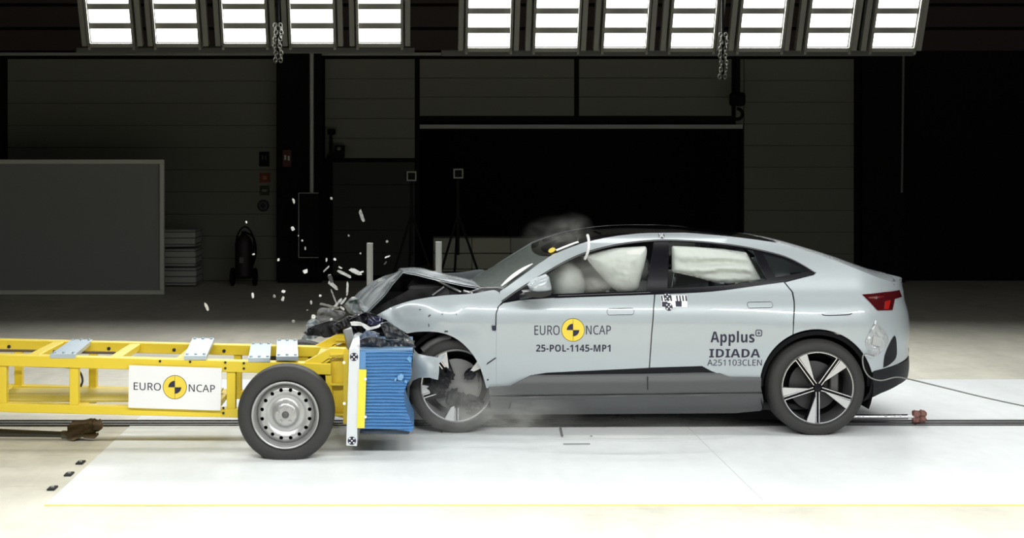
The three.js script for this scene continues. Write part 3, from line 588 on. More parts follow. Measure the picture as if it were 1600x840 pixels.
// cabin
{
  const seat = (x, z) => {
    const g = sub('seat', car);
    const sx = (pts) => pts.map(([a, b]) => [x + a, b]);
    const back = sx(curve([[0.33, 0.5], [0.42, 0.75], [0.5, 1.0], [0.53, 1.14], [0.62, 1.14], [0.62, 1.0], [0.52, 0.7], [0.44, 0.45], [0.33, 0.5]], 4));
    mesh('backrest', sheet(back, flat(z + 0.23), { th: 0.46 }), M.trimGrey, g);
    mesh('cushion', new RoundedBoxGeometry(0.5, 0.16, 0.48, 3, 0.05).rotateZ(0.12).translate(x + 0.15, 0.5, z), M.trimGrey, g);
    mesh('headrest', new RoundedBoxGeometry(0.1, 0.18, 0.26, 3, 0.04).rotateZ(-0.15).translate(x + 0.59, 1.24, z), M.trimGrey, g);
  };
  seat(1.25, -0.6); seat(1.25, -1.4);
  mesh('rear_bench', join([box(0.5, 0.2, 1.35, 2.45, 0.52, -1, 0.05), box(0.18, 0.65, 1.35, 2.74, 0.85, -1, 0.06)]), M.trimGrey, car);
  mesh('dashboard', new RoundedBoxGeometry(0.42, 0.24, 1.5, 3, 0.08).translate(0.82, 0.97, -1), M.dark, car);
  const sw = sub('steering_wheel', car);
  mesh('wheel_rim', new THREE.TorusGeometry(0.18, 0.017, 10, 36).rotateY(Math.PI / 2 - 0.35).translate(1.12, 1.0, -0.6), M.trim, sw);
  mesh('column', rod([0.85, 0.9, -0.6], [1.1, 0.99, -0.6], 0.03), M.trim, sw);
  mesh('headliner', loft(span((s) => { const e = edgeAt(lerp(1.32, 2.8, s)); return V(e.x, e.y - 0.03, e.z - 0.03); }, (s) => { const e = edgeAt(lerp(1.32, 2.8, s)); return V(e.x, e.y - 0.018, -1); }, 2.4), 10, 10, 0.006), M.trimGrey, car);
  mesh('door_lining', mirrored(sheet([...trace([[800, 480], [1010, 468], [1180, 455], [1180, 570], [800, 590]])], S, { off: -0.06, th: 0.02, dx: 0.1, dy: 0.05 })), M.trimGrey, car);
  mesh('door_lining', sheet([...trace([[800, 480], [1010, 468], [1180, 455], [1180, 570], [800, 590]])], S, { off: -0.06, th: 0.02, dx: 0.1, dy: 0.05 }), M.trimGrey, car);
  // airbags
  const cushion = (pts, z, puff, r, folds) => { const poly = xy(pts, z), d = edgeDistance(poly); return sheet(poly, (x, y) => { const t = clamp(d(x, y) / r, 0, 1); return z + puff * Math.sqrt(1 - (1 - t) ** 2) + folds(x, y) * t; }, { th: 0.01, dx: 0.014, dy: 0.012 }); };
  mesh('curtain_airbag', cushion(curve([[916, 400], [930, 395], [960, 388], [1000, 385], [1010, 387], [1009, 405], [1002, 432], [995, 452], [972, 456], [958, 450], [936, 427], [919, 407], [916, 400]], 3), -0.3, 0.07, 0.12, (x, y) => 0.014 * noise3(x * 7, y * 5, 1) + 0.004 * noise3(x * 18, y * 16, 5)), M.fabric, car);
  mesh('steering_airbag', new THREE.SphereGeometry(1, 32, 24).scale(0.15, 0.19, 0.25).rotateZ(0.25).translate(...at(884, 440, -0.55)), M.fabric, car);
  mesh('curtain_airbag', cushion([[1050, 386], [1052, 384], [1085, 385.5], [1130, 389], [1166, 394], [1176, 412], [1189, 436], [1186, 439], [1140, 444], [1120, 442], [1085, 432], [1052, 425], [1050, 422]], -0.3, 0.05, 0.07, (x, y) => 0.014 * Math.sin(y * 62 + 2.4 * noise3(x * 1.4, y * 2, 2)) + 0.006 * noise3(x * 16, y * 16, 8)), M.fabric, car);
  const fr = cushion([[1060, 385], [1160, 389], [1200, 430], [1050, 448]], -1.62, 0.05, 0.1, (x, y) => 0.01 * Math.sin(y * 50)); mesh('curtain_airbag', fr, M.fabric, car);
  mesh('curtain_airbag', cushion([[850, 432], [900, 402], [1005, 386], [1000, 452], [850, 456]], -1.5, 0.05, 0.1, (x, y) => 0.012 * noise3(x * 5, y * 5, 3)), M.fabric, car);
  // torn airbag tether that whips out of the window
  mesh('tether_strap', tube([at(914, 404, -0.12), at(917, 398, -0.08), at(919.5, 388, -0.05), at(920, 376, -0.1), at(918, 367, -0.16)], 0.011, 40, 8), M.white, car);
}
// wheels
const tyreProfile = (R, w, rim) => [[rim, -0.02], [rim + 0.012, -0.004], [rim + (R - rim) * 0.35, 0.004], [rim + (R - rim) * 0.68, 0.0], [R - 0.016, -0.016], [R - 0.004, -0.03], [R, -0.05], [R, -w * 0.3], [R - 0.008, -w * 0.31], [R - 0.008, -w * 0.34], [R, -w * 0.35], [R + 0.001, -w * 0.62], [R - 0.008, -w * 0.63], [R - 0.008, -w * 0.66], [R, -w * 0.67], [R, -w + 0.04], [R - 0.02, -w + 0.01], [rim, -w + 0.02]];
const polar = (r, deg) => [r * Math.cos(deg * Math.PI / 180), r * Math.sin(deg * Math.PI / 180)];
function wheelPart(cx, cy, zFace, broken, mir) {
  const g = sub('wheel', car), add = (n, geo, m) => mesh(n, geo.translate(cx, cy, zFace), m, g);
  const R = 0.276;
  add('tyre', lathe(tyreProfile(TR, 0.25, 0.28), 72), M.rubber);
  add('rim_barrel', lathe([[0.284, -0.012], [0.28, -0.004], [0.27, -0.01], [0.262, -0.05], [0.25, -0.2]], 64), broken ? std(0.2, 0.2, 0.2, 0.6, 0.2) : M.darkSteel);
  add('brake_disc', lathe([[0, -0.1], [0.08, -0.09], [0.09, -0.105], [0.19, -0.105], [0.19, -0.125], [0, -0.125]], 48), std(0.06, 0.06, 0.06, 0.5, 0.6));
  add('inner_disc', lathe([[0, -0.17], [0.26, -0.17]], 48), M.liner);
  add('caliper', new RoundedBoxGeometry(0.07, 0.16, 0.07, 2, 0.02).translate(0.15, 0.03, -0.1), M.darkSteel);
  const wedgeOnly = { 0: 1, 1: 1, 2: 1, 3: 1, 4: 1 };
  for (let k = 0; k < 5; k++) {
    const a = -90 + 72 * k + (broken ? 0 : 0);
    if (broken && k === 1) continue;
    // black web of the spoke
    const web = [polar(0.055, a - 22), polar(0.2, a - 17), polar(R - 0.004, a - 20), polar(R - 0.004, a - 10), polar(R - 0.004, a), polar(R - 0.004, a + 3.2), polar(0.15, a + 5), polar(0.055, a + 30)];
    if (!broken || k === 4 || k === 0 || k === 3) add('spoke', sheet(broken ? web.map(([x, y], i) => [x * (i < 2 || i > 5 ? 2.2 : 1), y * (i < 2 || i > 5 ? 2.2 : 1)]) : web, flat(-0.022), { th: 0.045, dx: 0.1, dy: 0.1 }), M.black);
    // polished facet on one side of the spoke
    const facet = broken ? [polar(0.15, a - 12), polar(R, a - 20), polar(R, a - 12), polar(R, a - 4.2), polar(0.16, a - 6)] : [polar(0.075, a - 13), polar(R, a - 18.5), polar(R, a - 14), polar(R, a - 9), polar(R, a - 4.2), polar(0.08, a - 11)];
    add('spoke_facet', sheet(facet, (x, y) => -0.008 - 0.05 * Math.max(0, 0.2 - Math.hypot(x, y)) * 0.5, { th: 0.012, dx: 0.05, dy: 0.05 }), M.silver);
    if (broken && (k === 2)) continue;
    // thin polished outline along both edges of the groove and round the window
    const w = 0.0055, line = (d) => { const n = polar(1, a + 90), p = polar(broken ? 0.17 : 0.032, a), q = polar(R - 0.002, a), o = 0.012 * d; return [[p[0] + n[0] * (o - w / 2), p[1] + n[1] * (o - w / 2)], [q[0] + n[0] * (o - w / 2), q[1] + n[1] * (o - w / 2)], [q[0] + n[0] * (o + w / 2), q[1] + n[1] * (o + w / 2)], [p[0] + n[0] * (o + w / 2), p[1] + n[1] * (o + w / 2)]]; };
    for (const d of [-1, 1]) add('spoke_edge', sheet(line(d), flat(-0.01), { th: 0.012, dx: 0.1, dy: 0.1 }), M.chrome);
    const o1 = [], o2 = []; for (let q = 0; q <= 12; q++) { const t = a + 2.6 + (72 - 19.5 - 2.6) * q / 12; o1.push(polar(R, t)); o2.unshift(polar(R - 0.007, t)); }
    add('rim_edge', sheet([...o1, ...o2], flat(-0.008), { th: 0.012, dx: 0.1, dy: 0.1 }), M.chrome);
  }
  if (!broken) {
    add('hub_cap', lathe([[0, -0.006], [0.022, -0.007], [0.03, -0.012], [0.034, -0.05]], 32), M.black);
  } else {
    add('hub', lathe([[0, -0.05], [0.06, -0.05], [0.075, -0.06], [0.17, -0.065], [0.2, -0.08]], 32), std(0.17, 0.17, 0.165, 0.7));
    for (const [a, r, s] of [[160, 0.12, 1], [188, 0.15, 1.2], [120, 0.11, 0.8], [250, 0.1, 1.1], [292, 0.15, 1.2], [318, 0.19, 1.0], [40, 0.14, 0.8]])
      add('broken_spoke', crumple(new THREE.IcosahedronGeometry(0.05 * s, 3), 0.02, 22, a, true).scale(1.3, 0.8, 0.6).rotateZ(a * Math.PI / 180).translate(...polar(r, a), -0.02), M.black);
  }
  return g;
}
wheelPart(RW[0], RW[1], 0.005, false); wheelPart(FW[0], FW[1], -0.075, true);
for (const [x, y] of [RW, FW]) { const g = sub('wheel', car); mesh('tyre', mirrored(lathe(tyreProfile(TR, 0.25, 0.28), 48).translate(x, y, 0)), M.rubber, g); mesh('rim_disc', lathe([[0, -1.93], [0.1, -1.92], [0.2, -1.88], [0.28, -1.9]], 32).translate(x, y, 0), M.silver, g); }
// door mirror
{
  const g = sub('door_mirror', car), z0 = 0.02;
  const shell = xy(curve([[826, 447], [836, 438], [850, 432.5], [857, 431], [860, 441], [861, 453], [846, 456], [831, 455], [826, 447]], 4), z0 + 0.12), d = edgeDistance(shell);
  mesh('shell', sheet(shell, (x, y) => z0 + 0.12 + 0.06 * Math.sqrt(1 - (1 - clamp(d(x, y) / 0.06, 0, 1)) ** 2), { th: 0.13, dx: 0.012, dy: 0.012 }), M.paint, g);
  mesh('lower_shell', sheet(xy([[817, 456], [831, 454], [862, 454], [860, 460], [845, 464.5], [826, 463]], z0 + 0.12), flat(z0 + 0.15), { th: 0.16 }), M.trim, g);
  mesh('arm', rod(at(815, 463, -0.05), at(830, 459, 0.1), 0.025), M.trim, g);
  const sail = sheet(trace([[788, 470.5], [813, 451], [826, 444], [842, 436.5], [842, 461], [812, 466]]), S, { off: -0.002, th: 0.012 });
  mesh('mirror_base', sail, M.black, car);
}
// flush handles: a dark gap with the handle plate set in it
for (const [a, b, t, u, host] of [[946.5, 992.5, 481, 492, 'front_door'], [1165.5, 1209.5, 471, 481, 'rear_door']]) {
  const [x0, y1] = onS(a, t), [x1, y0] = onS(b, u), skew = 0.012, rrct = (k) => { const r = (y1 - y0) / 2 - k, o = [], cy = (y0 + y1) / 2; for (const [cx, s] of [[x1 - k - r, -90], [x0 + k + r, 90]]) for (let q = 0; q <= 10; q++) { const an = (s + q * 18) * Math.PI / 180; o.push([cx + r * 0.75 * Math.cos(an), cy + r * Math.sin(an) + (cx - (x0 + x1) / 2) * skew * 2]); } return o; };
  mesh('handle_gap', sheet([rrct(0), rrct(0.0042)], S, { off: 0.0015, th: 0.004, dx: 0.05, dy: 0.05 }), M.dark, part(host));
  mesh('door_handle', sheet(rrct(0.004), S, { off: 0.003, th: 0.006, dx: 0.03, dy: 0.03 }), M.paint, part(host));
}
{ // charge flap shut line, fender lamp, tape over the socket
  const bs = part('body_side');
  mesh('flap_line', strip([[1284, 489.5], [1290, 492.3], [1324, 491.3], [1331, 489]], 0.006, 0.003, 0.006), M.dark, bs);
  mesh('side_repeater', sheet(trace([[768, 508.5], [774.5, 508], [774, 516.5], [769, 515.5]]), S, { off: 0.01, th: 0.02 }), M.navy, part('front_fender'));
  const film = trace(curve([[1368, 502], [1374, 508], [1384, 520], [1388, 533], [1378, 548], [1366, 556], [1356, 548], [1352, 534], [1358, 520], [1364, 509], [1368, 502]], 4)), d = edgeDistance(film);
  mesh('protective_film', sheet(film, (x, y) => S(x, y) + 0.006 + 0.012 * clamp(d(x, y) / 0.03, 0, 1) + 0.006 * noise3(x * 24, y * 24, 4), { th: 0.003, dx: 0.012, dy: 0.012 }), phys(0.55, 0.57, 0.58, { roughness: 0.15, transmission: 0.35, thickness: 0, clearcoat: 1 }), bs);
  mesh('film_tape', sheet(trace([[1363, 524], [1377, 527], [1375, 541], [1361, 537]]), S, { off: 0.026, th: 0.004 }), std(0.42, 0.42, 0.42, 0.5), bs);
  mesh('film_tip', tube([[...onS(1366.5, 506), S(...onS(1366.5, 506)) + 0.01], [...onS(1367.5, 500), S(...onS(1367.5, 500)) + 0.012]].map((p) => p), 0.008, 8), M.plate, bs);
}
// lettering and targets
const fonts = { bold: await new FontLoader().loadAsync('fonts/droid/droid_sans_bold.typeface.json'), regular: await new FontLoader().loadAsync('fonts/droid/droid_sans_regular.typeface.json') };
// letters fitted into a box (x0..x1 wide, y0..y1 from baseline to cap height) laid on a surface
function letters(text, font, x0, x1, y0, y1, surf, off, cap = 'H', dropTilt = 0) {
  const bb = (shapes) => { let a = [1e9, 1e9, -1e9, -1e9]; for (const s of shapes) for (const p of s.getPoints(3)) a = [Math.min(a[0], p.x), Math.min(a[1], p.y), Math.max(a[2], p.x), Math.max(a[3], p.y)]; return a; };
  const shapes = fonts[font].generateShapes(text, 1), b = bb(shapes), hc = bb(fonts[font].generateShapes(cap, 1)), kx = (x1 - x0) / (b[2] - b[0]), ky = (y1 - y0) / (hc[3] - hc[1]);
  const map = (p) => { const x = x0 + (p.x - b[0]) * kx; return [x, y0 + (p.y - hc[1]) * ky + dropTilt * (x - x0)]; };
  return shapes.map((s) => sheet([s.getPoints(4).map(map), ...s.holes.map((h) => h.getPoints(4).map(map))].map((c) => c.filter((p, i) => i === 0 || Math.hypot(p[0] - c[i - 1][0], p[1] - c[i - 1][1]) > 1e-5)), surf, { off, th: 0.001, dx: 0.05, dy: 0.05 }));
}
const disc = (cx, cy, r, n = 36) => { const o = []; for (let i = 0; i < n; i++) o.push([cx + r * Math.cos(i / n * 6.28319), cy + r * Math.sin(i / n * 6.28319)]); return o; };
const pie = (cx, cy, r, a0) => [[cx, cy], ...Array.from({ length: 13 }, (_, i) => { const a = (a0 + i * 7.5) * Math.PI / 180; return [cx + r * Math.cos(a), cy + r * Math.sin(a)]; })];
function roundel(cx, cy, r, surf, off, parent) {
  mesh('roundel_ring', sheet(disc(cx, cy, r), surf, { off, th: 0.001, dx: 0.06, dy: 0.06 }), std(0.06, 0.05, 0.02), parent);
  mesh('roundel_disc', sheet(disc(cx, cy, r * 0.955), surf, { off: off + 0.0008, th: 0.001, dx: 0.06, dy: 0.06 }), M.signYellow, parent);
  for (const a of [90, 270]) mesh('roundel_quadrant', sheet(pie(cx, cy, r * 0.54, a), surf, { off: off + 0.0016, th: 0.001, dx: 0.06, dy: 0.06 }), M.navy, parent);
  mesh('roundel_line', sheet([[cx - r * 0.02, cy - r * 0.93], [cx + r * 0.02, cy - r * 0.93], [cx + r * 0.02, cy + r * 0.93], [cx - r * 0.02, cy + r * 0.93]], surf, { off: off + 0.0014, th: 0.001, dx: 0.06, dy: 0.06 }), std(0.3, 0.22, 0.03), parent);
}
function target(cx, cy, r, surf, off, parent) {   // round motion tracking target
  mesh('target_disc', sheet(disc(cx, cy, r, 24), surf, { off, th: 0.001, dx: 0.06, dy: 0.06 }), M.navy, parent);
  for (const [a, b] of [[0, 0], [0.5, 0.5], [-0.5, 0.5], [0.5, -0.5], [-0.5, -0.5]]) mesh('target_dot', sheet(disc(cx + a * r, cy + b * r, r * 0.2, 10), surf, { off: off + 0.001, th: 0.001, dx: 0.06, dy: 0.06 }), M.white, parent);
}
const carText = (text, font, a, b, t, u, host, mat = M.navy, cap = 'H') => { const [x0, y0] = onS(a, u), [x1, y1] = onS(b, t); for (const g of letters(text, font, x0, x1, y0, y1, S, 0.002, cap)) mesh('letter', g, mat, part(host)); };
carText('EURO', 'regular', 835, 874.5, 508.3, 522.8, 'front_door'); carText('NCAP', 'regular', 915.5, 954.5, 508.3, 522.2, 'front_door');
carText('25-POL-1145-MP1', 'bold', 837.5, 954, 538.2, 549, 'front_door');
{ const [x, y] = onS(895.3, 515.2); roundel(x, y, 18.2 / 203, S, 0.002, part('front_door')); }
carText('Applus', 'bold', 1110, 1179, 518, 534.5, 'rear_door', M.navy, 'H'); carText('IDIADA', 'bold', 1108, 1188, 545, 558, 'rear_door'); carText('A251103CLEN', 'regular', 1105, 1190.5, 561.5, 570.8, 'rear_door');
{ const [x, y] = onS(1185.5, 520), r = 0.026, sq = (k) => curve([[x - k, y], [x - k * 0.85, y + k * 0.85], [x, y + k], [x + k * 0.85, y + k * 0.85], [x + k, y], [x + k * 0.85, y - k * 0.85], [x, y - k], [x - k * 0.85, y - k * 0.85], [x - k, y]], 3);
  mesh('plus_frame', sheet([sq(r), sq(r - 0.0065)], S, { off: 0.002, th: 0.001 }), M.navy, part('rear_door'));
  mesh('plus_sign', sheet([[x - 0.012, y - 0.0028], [x - 0.0028, y - 0.0028], [x - 0.0028, y - 0.012], [x + 0.0028, y - 0.012], [x + 0.0028, y - 0.0028], [x + 0.012, y - 0.0028], [x + 0.012, y + 0.0028], [x + 0.0028, y + 0.0028], [x + 0.0028, y + 0.012], [x - 0.0028, y + 0.012], [x - 0.0028, y + 0.0028], [x - 0.012, y + 0.0028]], S, { off: 0.002, th: 0.001 }), M.navy, part('rear_door')); }
{ // scale sticker and targets below the B pillar
  const rd = part('rear_door');
  mesh('scale_sticker', sheet(trace([[1032, 461], [1073, 461], [1074, 479.5], [1034, 480]]), S, { off: 0.0022, th: 0.001 }), M.white, rd);
  for (let i = 0; i < 9; i++) if (i !== 4) mesh('scale_bar', sheet(trace([[1032.6 + i * 4.7, 461.5], [1034.8 + i * 4.7, 461.5], [1036 + i * 4.7, 470], [1033.8 + i * 4.7, 470]]), S, { off: 0.0032, th: 0.001 }), M.navy, rd);
  mesh('scale_block', sheet(trace([[1034, 471], [1043, 471], [1043, 479], [1034.5, 479]]), S, { off: 0.0032, th: 0.001 }), M.navy, rd); mesh('scale_block', sheet(trace([[1055, 470], [1065, 470], [1065, 478.7], [1056, 478.7]]), S, { off: 0.0032, th: 0.001 }), M.navy, rd);
  for (const [a, b, r] of [[1042.5, 463, 5.8], [1045, 479, 5.8]]) { const [x, y] = onS(a, b); target(x, y, r / 203, S, 0.0045, rd); }
  const [x, y] = onS(1033.5, 367.5); target(x, y, 0.024, S, 0.003, part('body_side'));
}
// ---------------------------------------------------------------- crushed front of the car
{
  const N = [[753, 449.5], [722, 444], [690, 437], [660, 430], [629, 423.5]], F = [[629, 423.5], [612, 443], [601, 458.6], [586, 474], [571, 489]];
  const nearA = N.map(([a, b]) => V(...at(a, b, -0.24))), nearB = F.map(([a, b]) => V(...at(a, b, -0.24)));
  const farA = [[728, 443], [706, 432], [685, 425.5], [660, 421.5], [622, 424]].map(([a, b]) => V(...at(a, b, -1.72))), farB = [[622, 424], [600, 431], [580, 441], [560, 456], [545, 472]].map(([a, b]) => V(...at(a, b, -1.72)));
  const pick = (L, t) => { const f = t * (L.length - 1), i = Math.min(Math.floor(f), L.length - 2); return L[i].clone().lerp(L[i + 1], f - i); };
  const hood = (near, far, k) => loft((s, u) => { const p = pick(near, s).lerp(pick(far, s), u), w = Math.sin(Math.PI * u), e = Math.sin(Math.PI * s); p.y += 0.03 * w * (k ? 0.3 : 1) + 0.01 * noise3(p.x * 3, p.z * 2, k * 5) * w + 0.003 * e * noise3(p.x * 7, p.z * 5, 2); return [p.x, p.y, p.z]; }, 26, 34, 0.012);
  mesh('bonnet', hood(nearA, farA, 0), M.paint, car); mesh('bonnet', hood(nearB, farB, 1), M.paint, car);
  // hinge strut and inner wing seen under the raised bonnet
  mesh('bonnet_hinge', join([rod(at(720, 456, -0.32), at(682, 437, -0.3), 0.012), rod(at(694, 448, -0.3), at(676, 461, -0.32), 0.008), rod(at(724, 454, -0.3), at(738, 458, -0.3), 0.016)]), M.silver, car);
  mesh('inner_wing', sheet(xy([[560, 505], [592, 478], [640, 452], [690, 448], [735, 452], [745, 470], [745, 560], [560, 560]], -0.34), (x, y) => -0.34 + 0.03 * noise3(x * 6, y * 6, 1), { th: 0.02, dx: 0.03, dy: 0.03 }), M.dark, car);
  mesh('inner_wing', sheet(xy([[548, 480], [585, 447], [622, 431], [660, 428], [690, 432], [728, 449], [745, 470], [745, 560], [545, 560]], -1.66), (x, y) => -1.65 + 0.03 * noise3(x * 6, y * 6, 1), { th: 0.02, dx: 0.05, dy: 0.05 }), M.dark, car);
  mesh('drive_unit', crumple(new RoundedBoxGeometry(0.7, 0.36, 1.0, 6, 0.06), 0.05, 4, 3).translate(0.02, 0.78, -1.0), M.trim, car);
  mesh('drive_unit', crumple(new RoundedBoxGeometry(0.34, 0.16, 0.5, 6, 0.04), 0.03, 8, 13).translate(...at(672, 456, -0.6)), std(0.05, 0.05, 0.05, 0.7), car);
  mesh('cowl_panel', loft((s, u) => { const z = lerp(-0.2, -1.8, u); const k = (2 * u - 1) ** 2; return [lerp(0.36, 0.62, s) + 0.1 * k, lerp(1.0, 1.075, s) - 0.01 * k, z]; }, 5, 16, 0.02), M.trim, car);
  mesh('cowl_cover', sheet(trace([[731, 458], [753, 450], [778, 449.5], [786, 452], [779, 456], [768, 452.5]]), S, { off: -0.02, th: 0.05 }), M.trim, car);
  // crushed black front end in front of the fender
  const junk = (pts, z, amp, f, k, m, name, th = 0.03) => mesh(name, sheet(xy(pts, z), (x, y) => z + amp * noise3(x * f, y * f, k) + amp * 0.5 * noise3(x * f * 2.3, y * f * 2.3, k + 4), { th, dx: 0.012, dy: 0.012 }), m, car);
  junk([[545, 500], [570, 488], [590, 493], [603, 500], [622, 515], [640, 525], [648, 545], [646, 552], [562, 552], [556, 525]], -0.08, 0.05, 7, 2, M.black, 'crushed_bumper', 0.04);
  junk([[562, 531], [580, 524], [600, 530], [628, 532], [646, 538], [647, 551], [640, 549], [604, 548], [584, 546.5], [563, 549]], 0.6, 0.035, 9, 7, std(0.03, 0.032, 0.04, 0.3), 'crushed_grille', 0.02);
  junk([[562, 524], [574, 516], [592, 521], [604, 546], [564, 549]], 0.5, 0.03, 8, 12, std(0.09, 0.12, 0.18, 0.25), 'torn_film', 0.004);
  junk([[594, 506], [606, 502], [640, 526], [650, 543], [620, 545], [606, 536]], 0.3, 0.03, 12, 15, std(0.045, 0.045, 0.047, 0.35), 'crushed_headlamp', 0.02);
  junk([[604, 534], [630, 528], [648, 533], [644, 549], [612, 548]], 0.56, 0.03, 16, 19, std(0.1, 0.1, 0.1, 0.3), 'crushed_grille', 0.01);
  junk([[520, 508], [545, 494], [575, 490], [590, 496], [570, 512], [545, 522], [520, 520]], -0.3, 0.05, 9, 22, M.trim, 'crushed_bumper', 0.03);
  junk([[492, 508], [520, 500], [545, 505], [548, 522], [510, 526], [478, 524]], -0.75, 0.05, 8, 25, M.dark, 'crushed_bumper', 0.03);
  // broken white lining pieces and paint shards on top of the wreckage
  const shard = (pts, z, m, k = 0.012, th = 0.012, name = 'broken_shard') => mesh(name, sheet(xy(pts, z), (x, y) => z + k * noise3(x * 14, y * 14, pts[0][0]), { th, dx: 0.012, dy: 0.012 }), m, car);
  shard([[547, 503], [553, 502], [563, 503], [572, 507], [578, 511], [588, 509], [598, 503], [600, 504.5], [592, 511], [581, 515], [573, 516], [566, 509], [549, 508.5]], 0.02, M.white);
  shard([[571, 516], [586, 518], [593, 521], [585, 523], [573, 520]], 0.04, std(0.4, 0.42, 0.44, 0.5));
  shard([[609, 508], [612, 508], [619, 514], [616, 515]], 0.03, M.white); shard([[555, 499], [561, 490], [562, 494], [558, 500]], -0.1, M.white);
  shard([[574, 499], [580, 495], [597, 496], [599, 500], [592, 506], [580, 508], [575, 504]], 0.01, std(0.02, 0.02, 0.05, 0.15), 0.02, 0.02, 'headlamp_lens');
  // what is left of the far half of the nose
  shard(curve([[495, 489], [498, 483], [507, 481], [530, 485], [540, 488], [536, 494], [528, 498], [514, 505], [500, 502], [494, 496], [495, 489]], 3), -0.95, std(0.2, 0.2, 0.2, 0.5), 0.03, 0.015, 'crushed_panel');
  shard(curve([[470, 535], [472, 527], [482, 517], [494, 513], [503, 520], [494, 528], [480, 533], [470, 538], [470, 535]], 3), -1.15, M.paint, 0.04, 0.015, 'crushed_panel');
  shard(curve([[477, 513], [480, 503], [490, 497], [500, 504], [496, 511], [484, 514], [477, 513]], 3), -1.25, M.paint, 0.04, 0.015, 'crushed_panel');
  shard(curve([[474, 520], [484, 512], [498, 508], [508, 515], [500, 523], [480, 524], [474, 520]], 3), -1.05, M.trim, 0.05, 0.02, 'crushed_panel');
  shard(curve([[536, 478], [550, 464], [562, 470], [572, 486], [556, 493], [545, 488], [536, 478]], 3), -0.55, std(0.25, 0.27, 0.28, 0.5), 0.05, 0.02, 'crushed_panel');
  shard([[545, 470], [560, 467], [562, 474], [546, 474]], -0.4, std(0.03, 0.045, 0.04, 0.4), 0.02, 0.02, 'crushed_panel');
  // bumper corner folded over the front wheel
  const cz = 0.06, corner = xy([[646, 543], [649, 548], [654, 552], [668, 554.5], [683, 557], [696, 553.5], [692, 560], [686, 566.5], [686, 580], [684.5, 593], [671, 588.3], [655, 589], [645, 595.5], [640, 607], [639, 638], [635.5, 638], [636, 607], [641, 592], [644, 571]], cz), cd = edgeDistance(corner);
  mesh('bumper_corner', sheet(corner, (x, y) => cz + 0.05 - 2.4 * (x - 0.1) ** 2 - 2.2 * (y - 0.56) ** 2 + 0.012 * noise3(x * 7, y * 7, 3), { th: 0.012, dx: 0.01, dy: 0.01 }), M.paint, car);
  mesh('wheel_strut', tube([at(660, 547, -0.12), at(672, 537, -0.12), at(690, 528, -0.12), at(704, 527, -0.13)], 0.03, 20, 8), std(0.1, 0.1, 0.1, 0.6), car);
  // scuffs: flecks of plastic pressed on the wing
  for (const [a, b, w, h, r] of [[671, 493, 5, 2, 0.7], [670, 508, 1.5, 5, 0.1], [697, 517.5, 6, 2.5, 0], [691, 490.5, 2, 1.5, 0], [656, 483.5, 3, 1.5, 0], [767, 564, 19, 2.2, 0.6], [713, 491, 2, 1, 0], [762, 593, 3, 3, 0]]) {
    const [x, y] = onS(a, b), c = Math.cos(r), s = Math.sin(r), q = [[-w / 2, -h / 2], [w / 2, -h / 3], [w / 2, h / 2], [-w / 3, h / 2]].map(([i, j]) => [x + (i * c - j * s) / 203, y + (i * s + j * c) / 203]);
    mesh('scuff_fleck', sheet(q, dent, { off: 0.003, th: 0.003 }), M.trim, part('front_fender'));
  }
}
// windscreen: painted reflection wedge, strip of tape and a wiper pushed up
{
  const onScreen = (px, py) => { let z = -0.5, p; for (let i = 0; i < 1; i++) p = at(px, py, z); return p; };
  mesh('screen_glint_and_tape', loft((s, u) => { const e = edgeAt(lerp(0.7, 0.95, s)), w = 0.11 * Math.sin(Math.PI * (0.04 + 0.94 * s)) ** 0.8 * u; return [e.x - 0.02 - w * 0.12, e.y + 0.012 + w * 0.05, e.z - 0.035 - w]; }, 10, 4, 0.004), M.white, car);  // white sheet stands in for light reflected low on the glass
  mesh('screen_glint_and_tape', loft((s, u) => { const e = edgeAt(lerp(1.13, 1.31, s)); return [e.x - 0.01, e.y + 0.01 + 0.006 * u, e.z - 0.005 - 0.05 * u]; }, 8, 3, 0.004), M.white, car);
  mesh('screen_sticker', new THREE.CylinderGeometry(0.03, 0.03, 0.004, 20).rotateX(0.5).rotateZ(0.5).translate(1.1, 1.398, -0.4), M.signYellow, car);
}

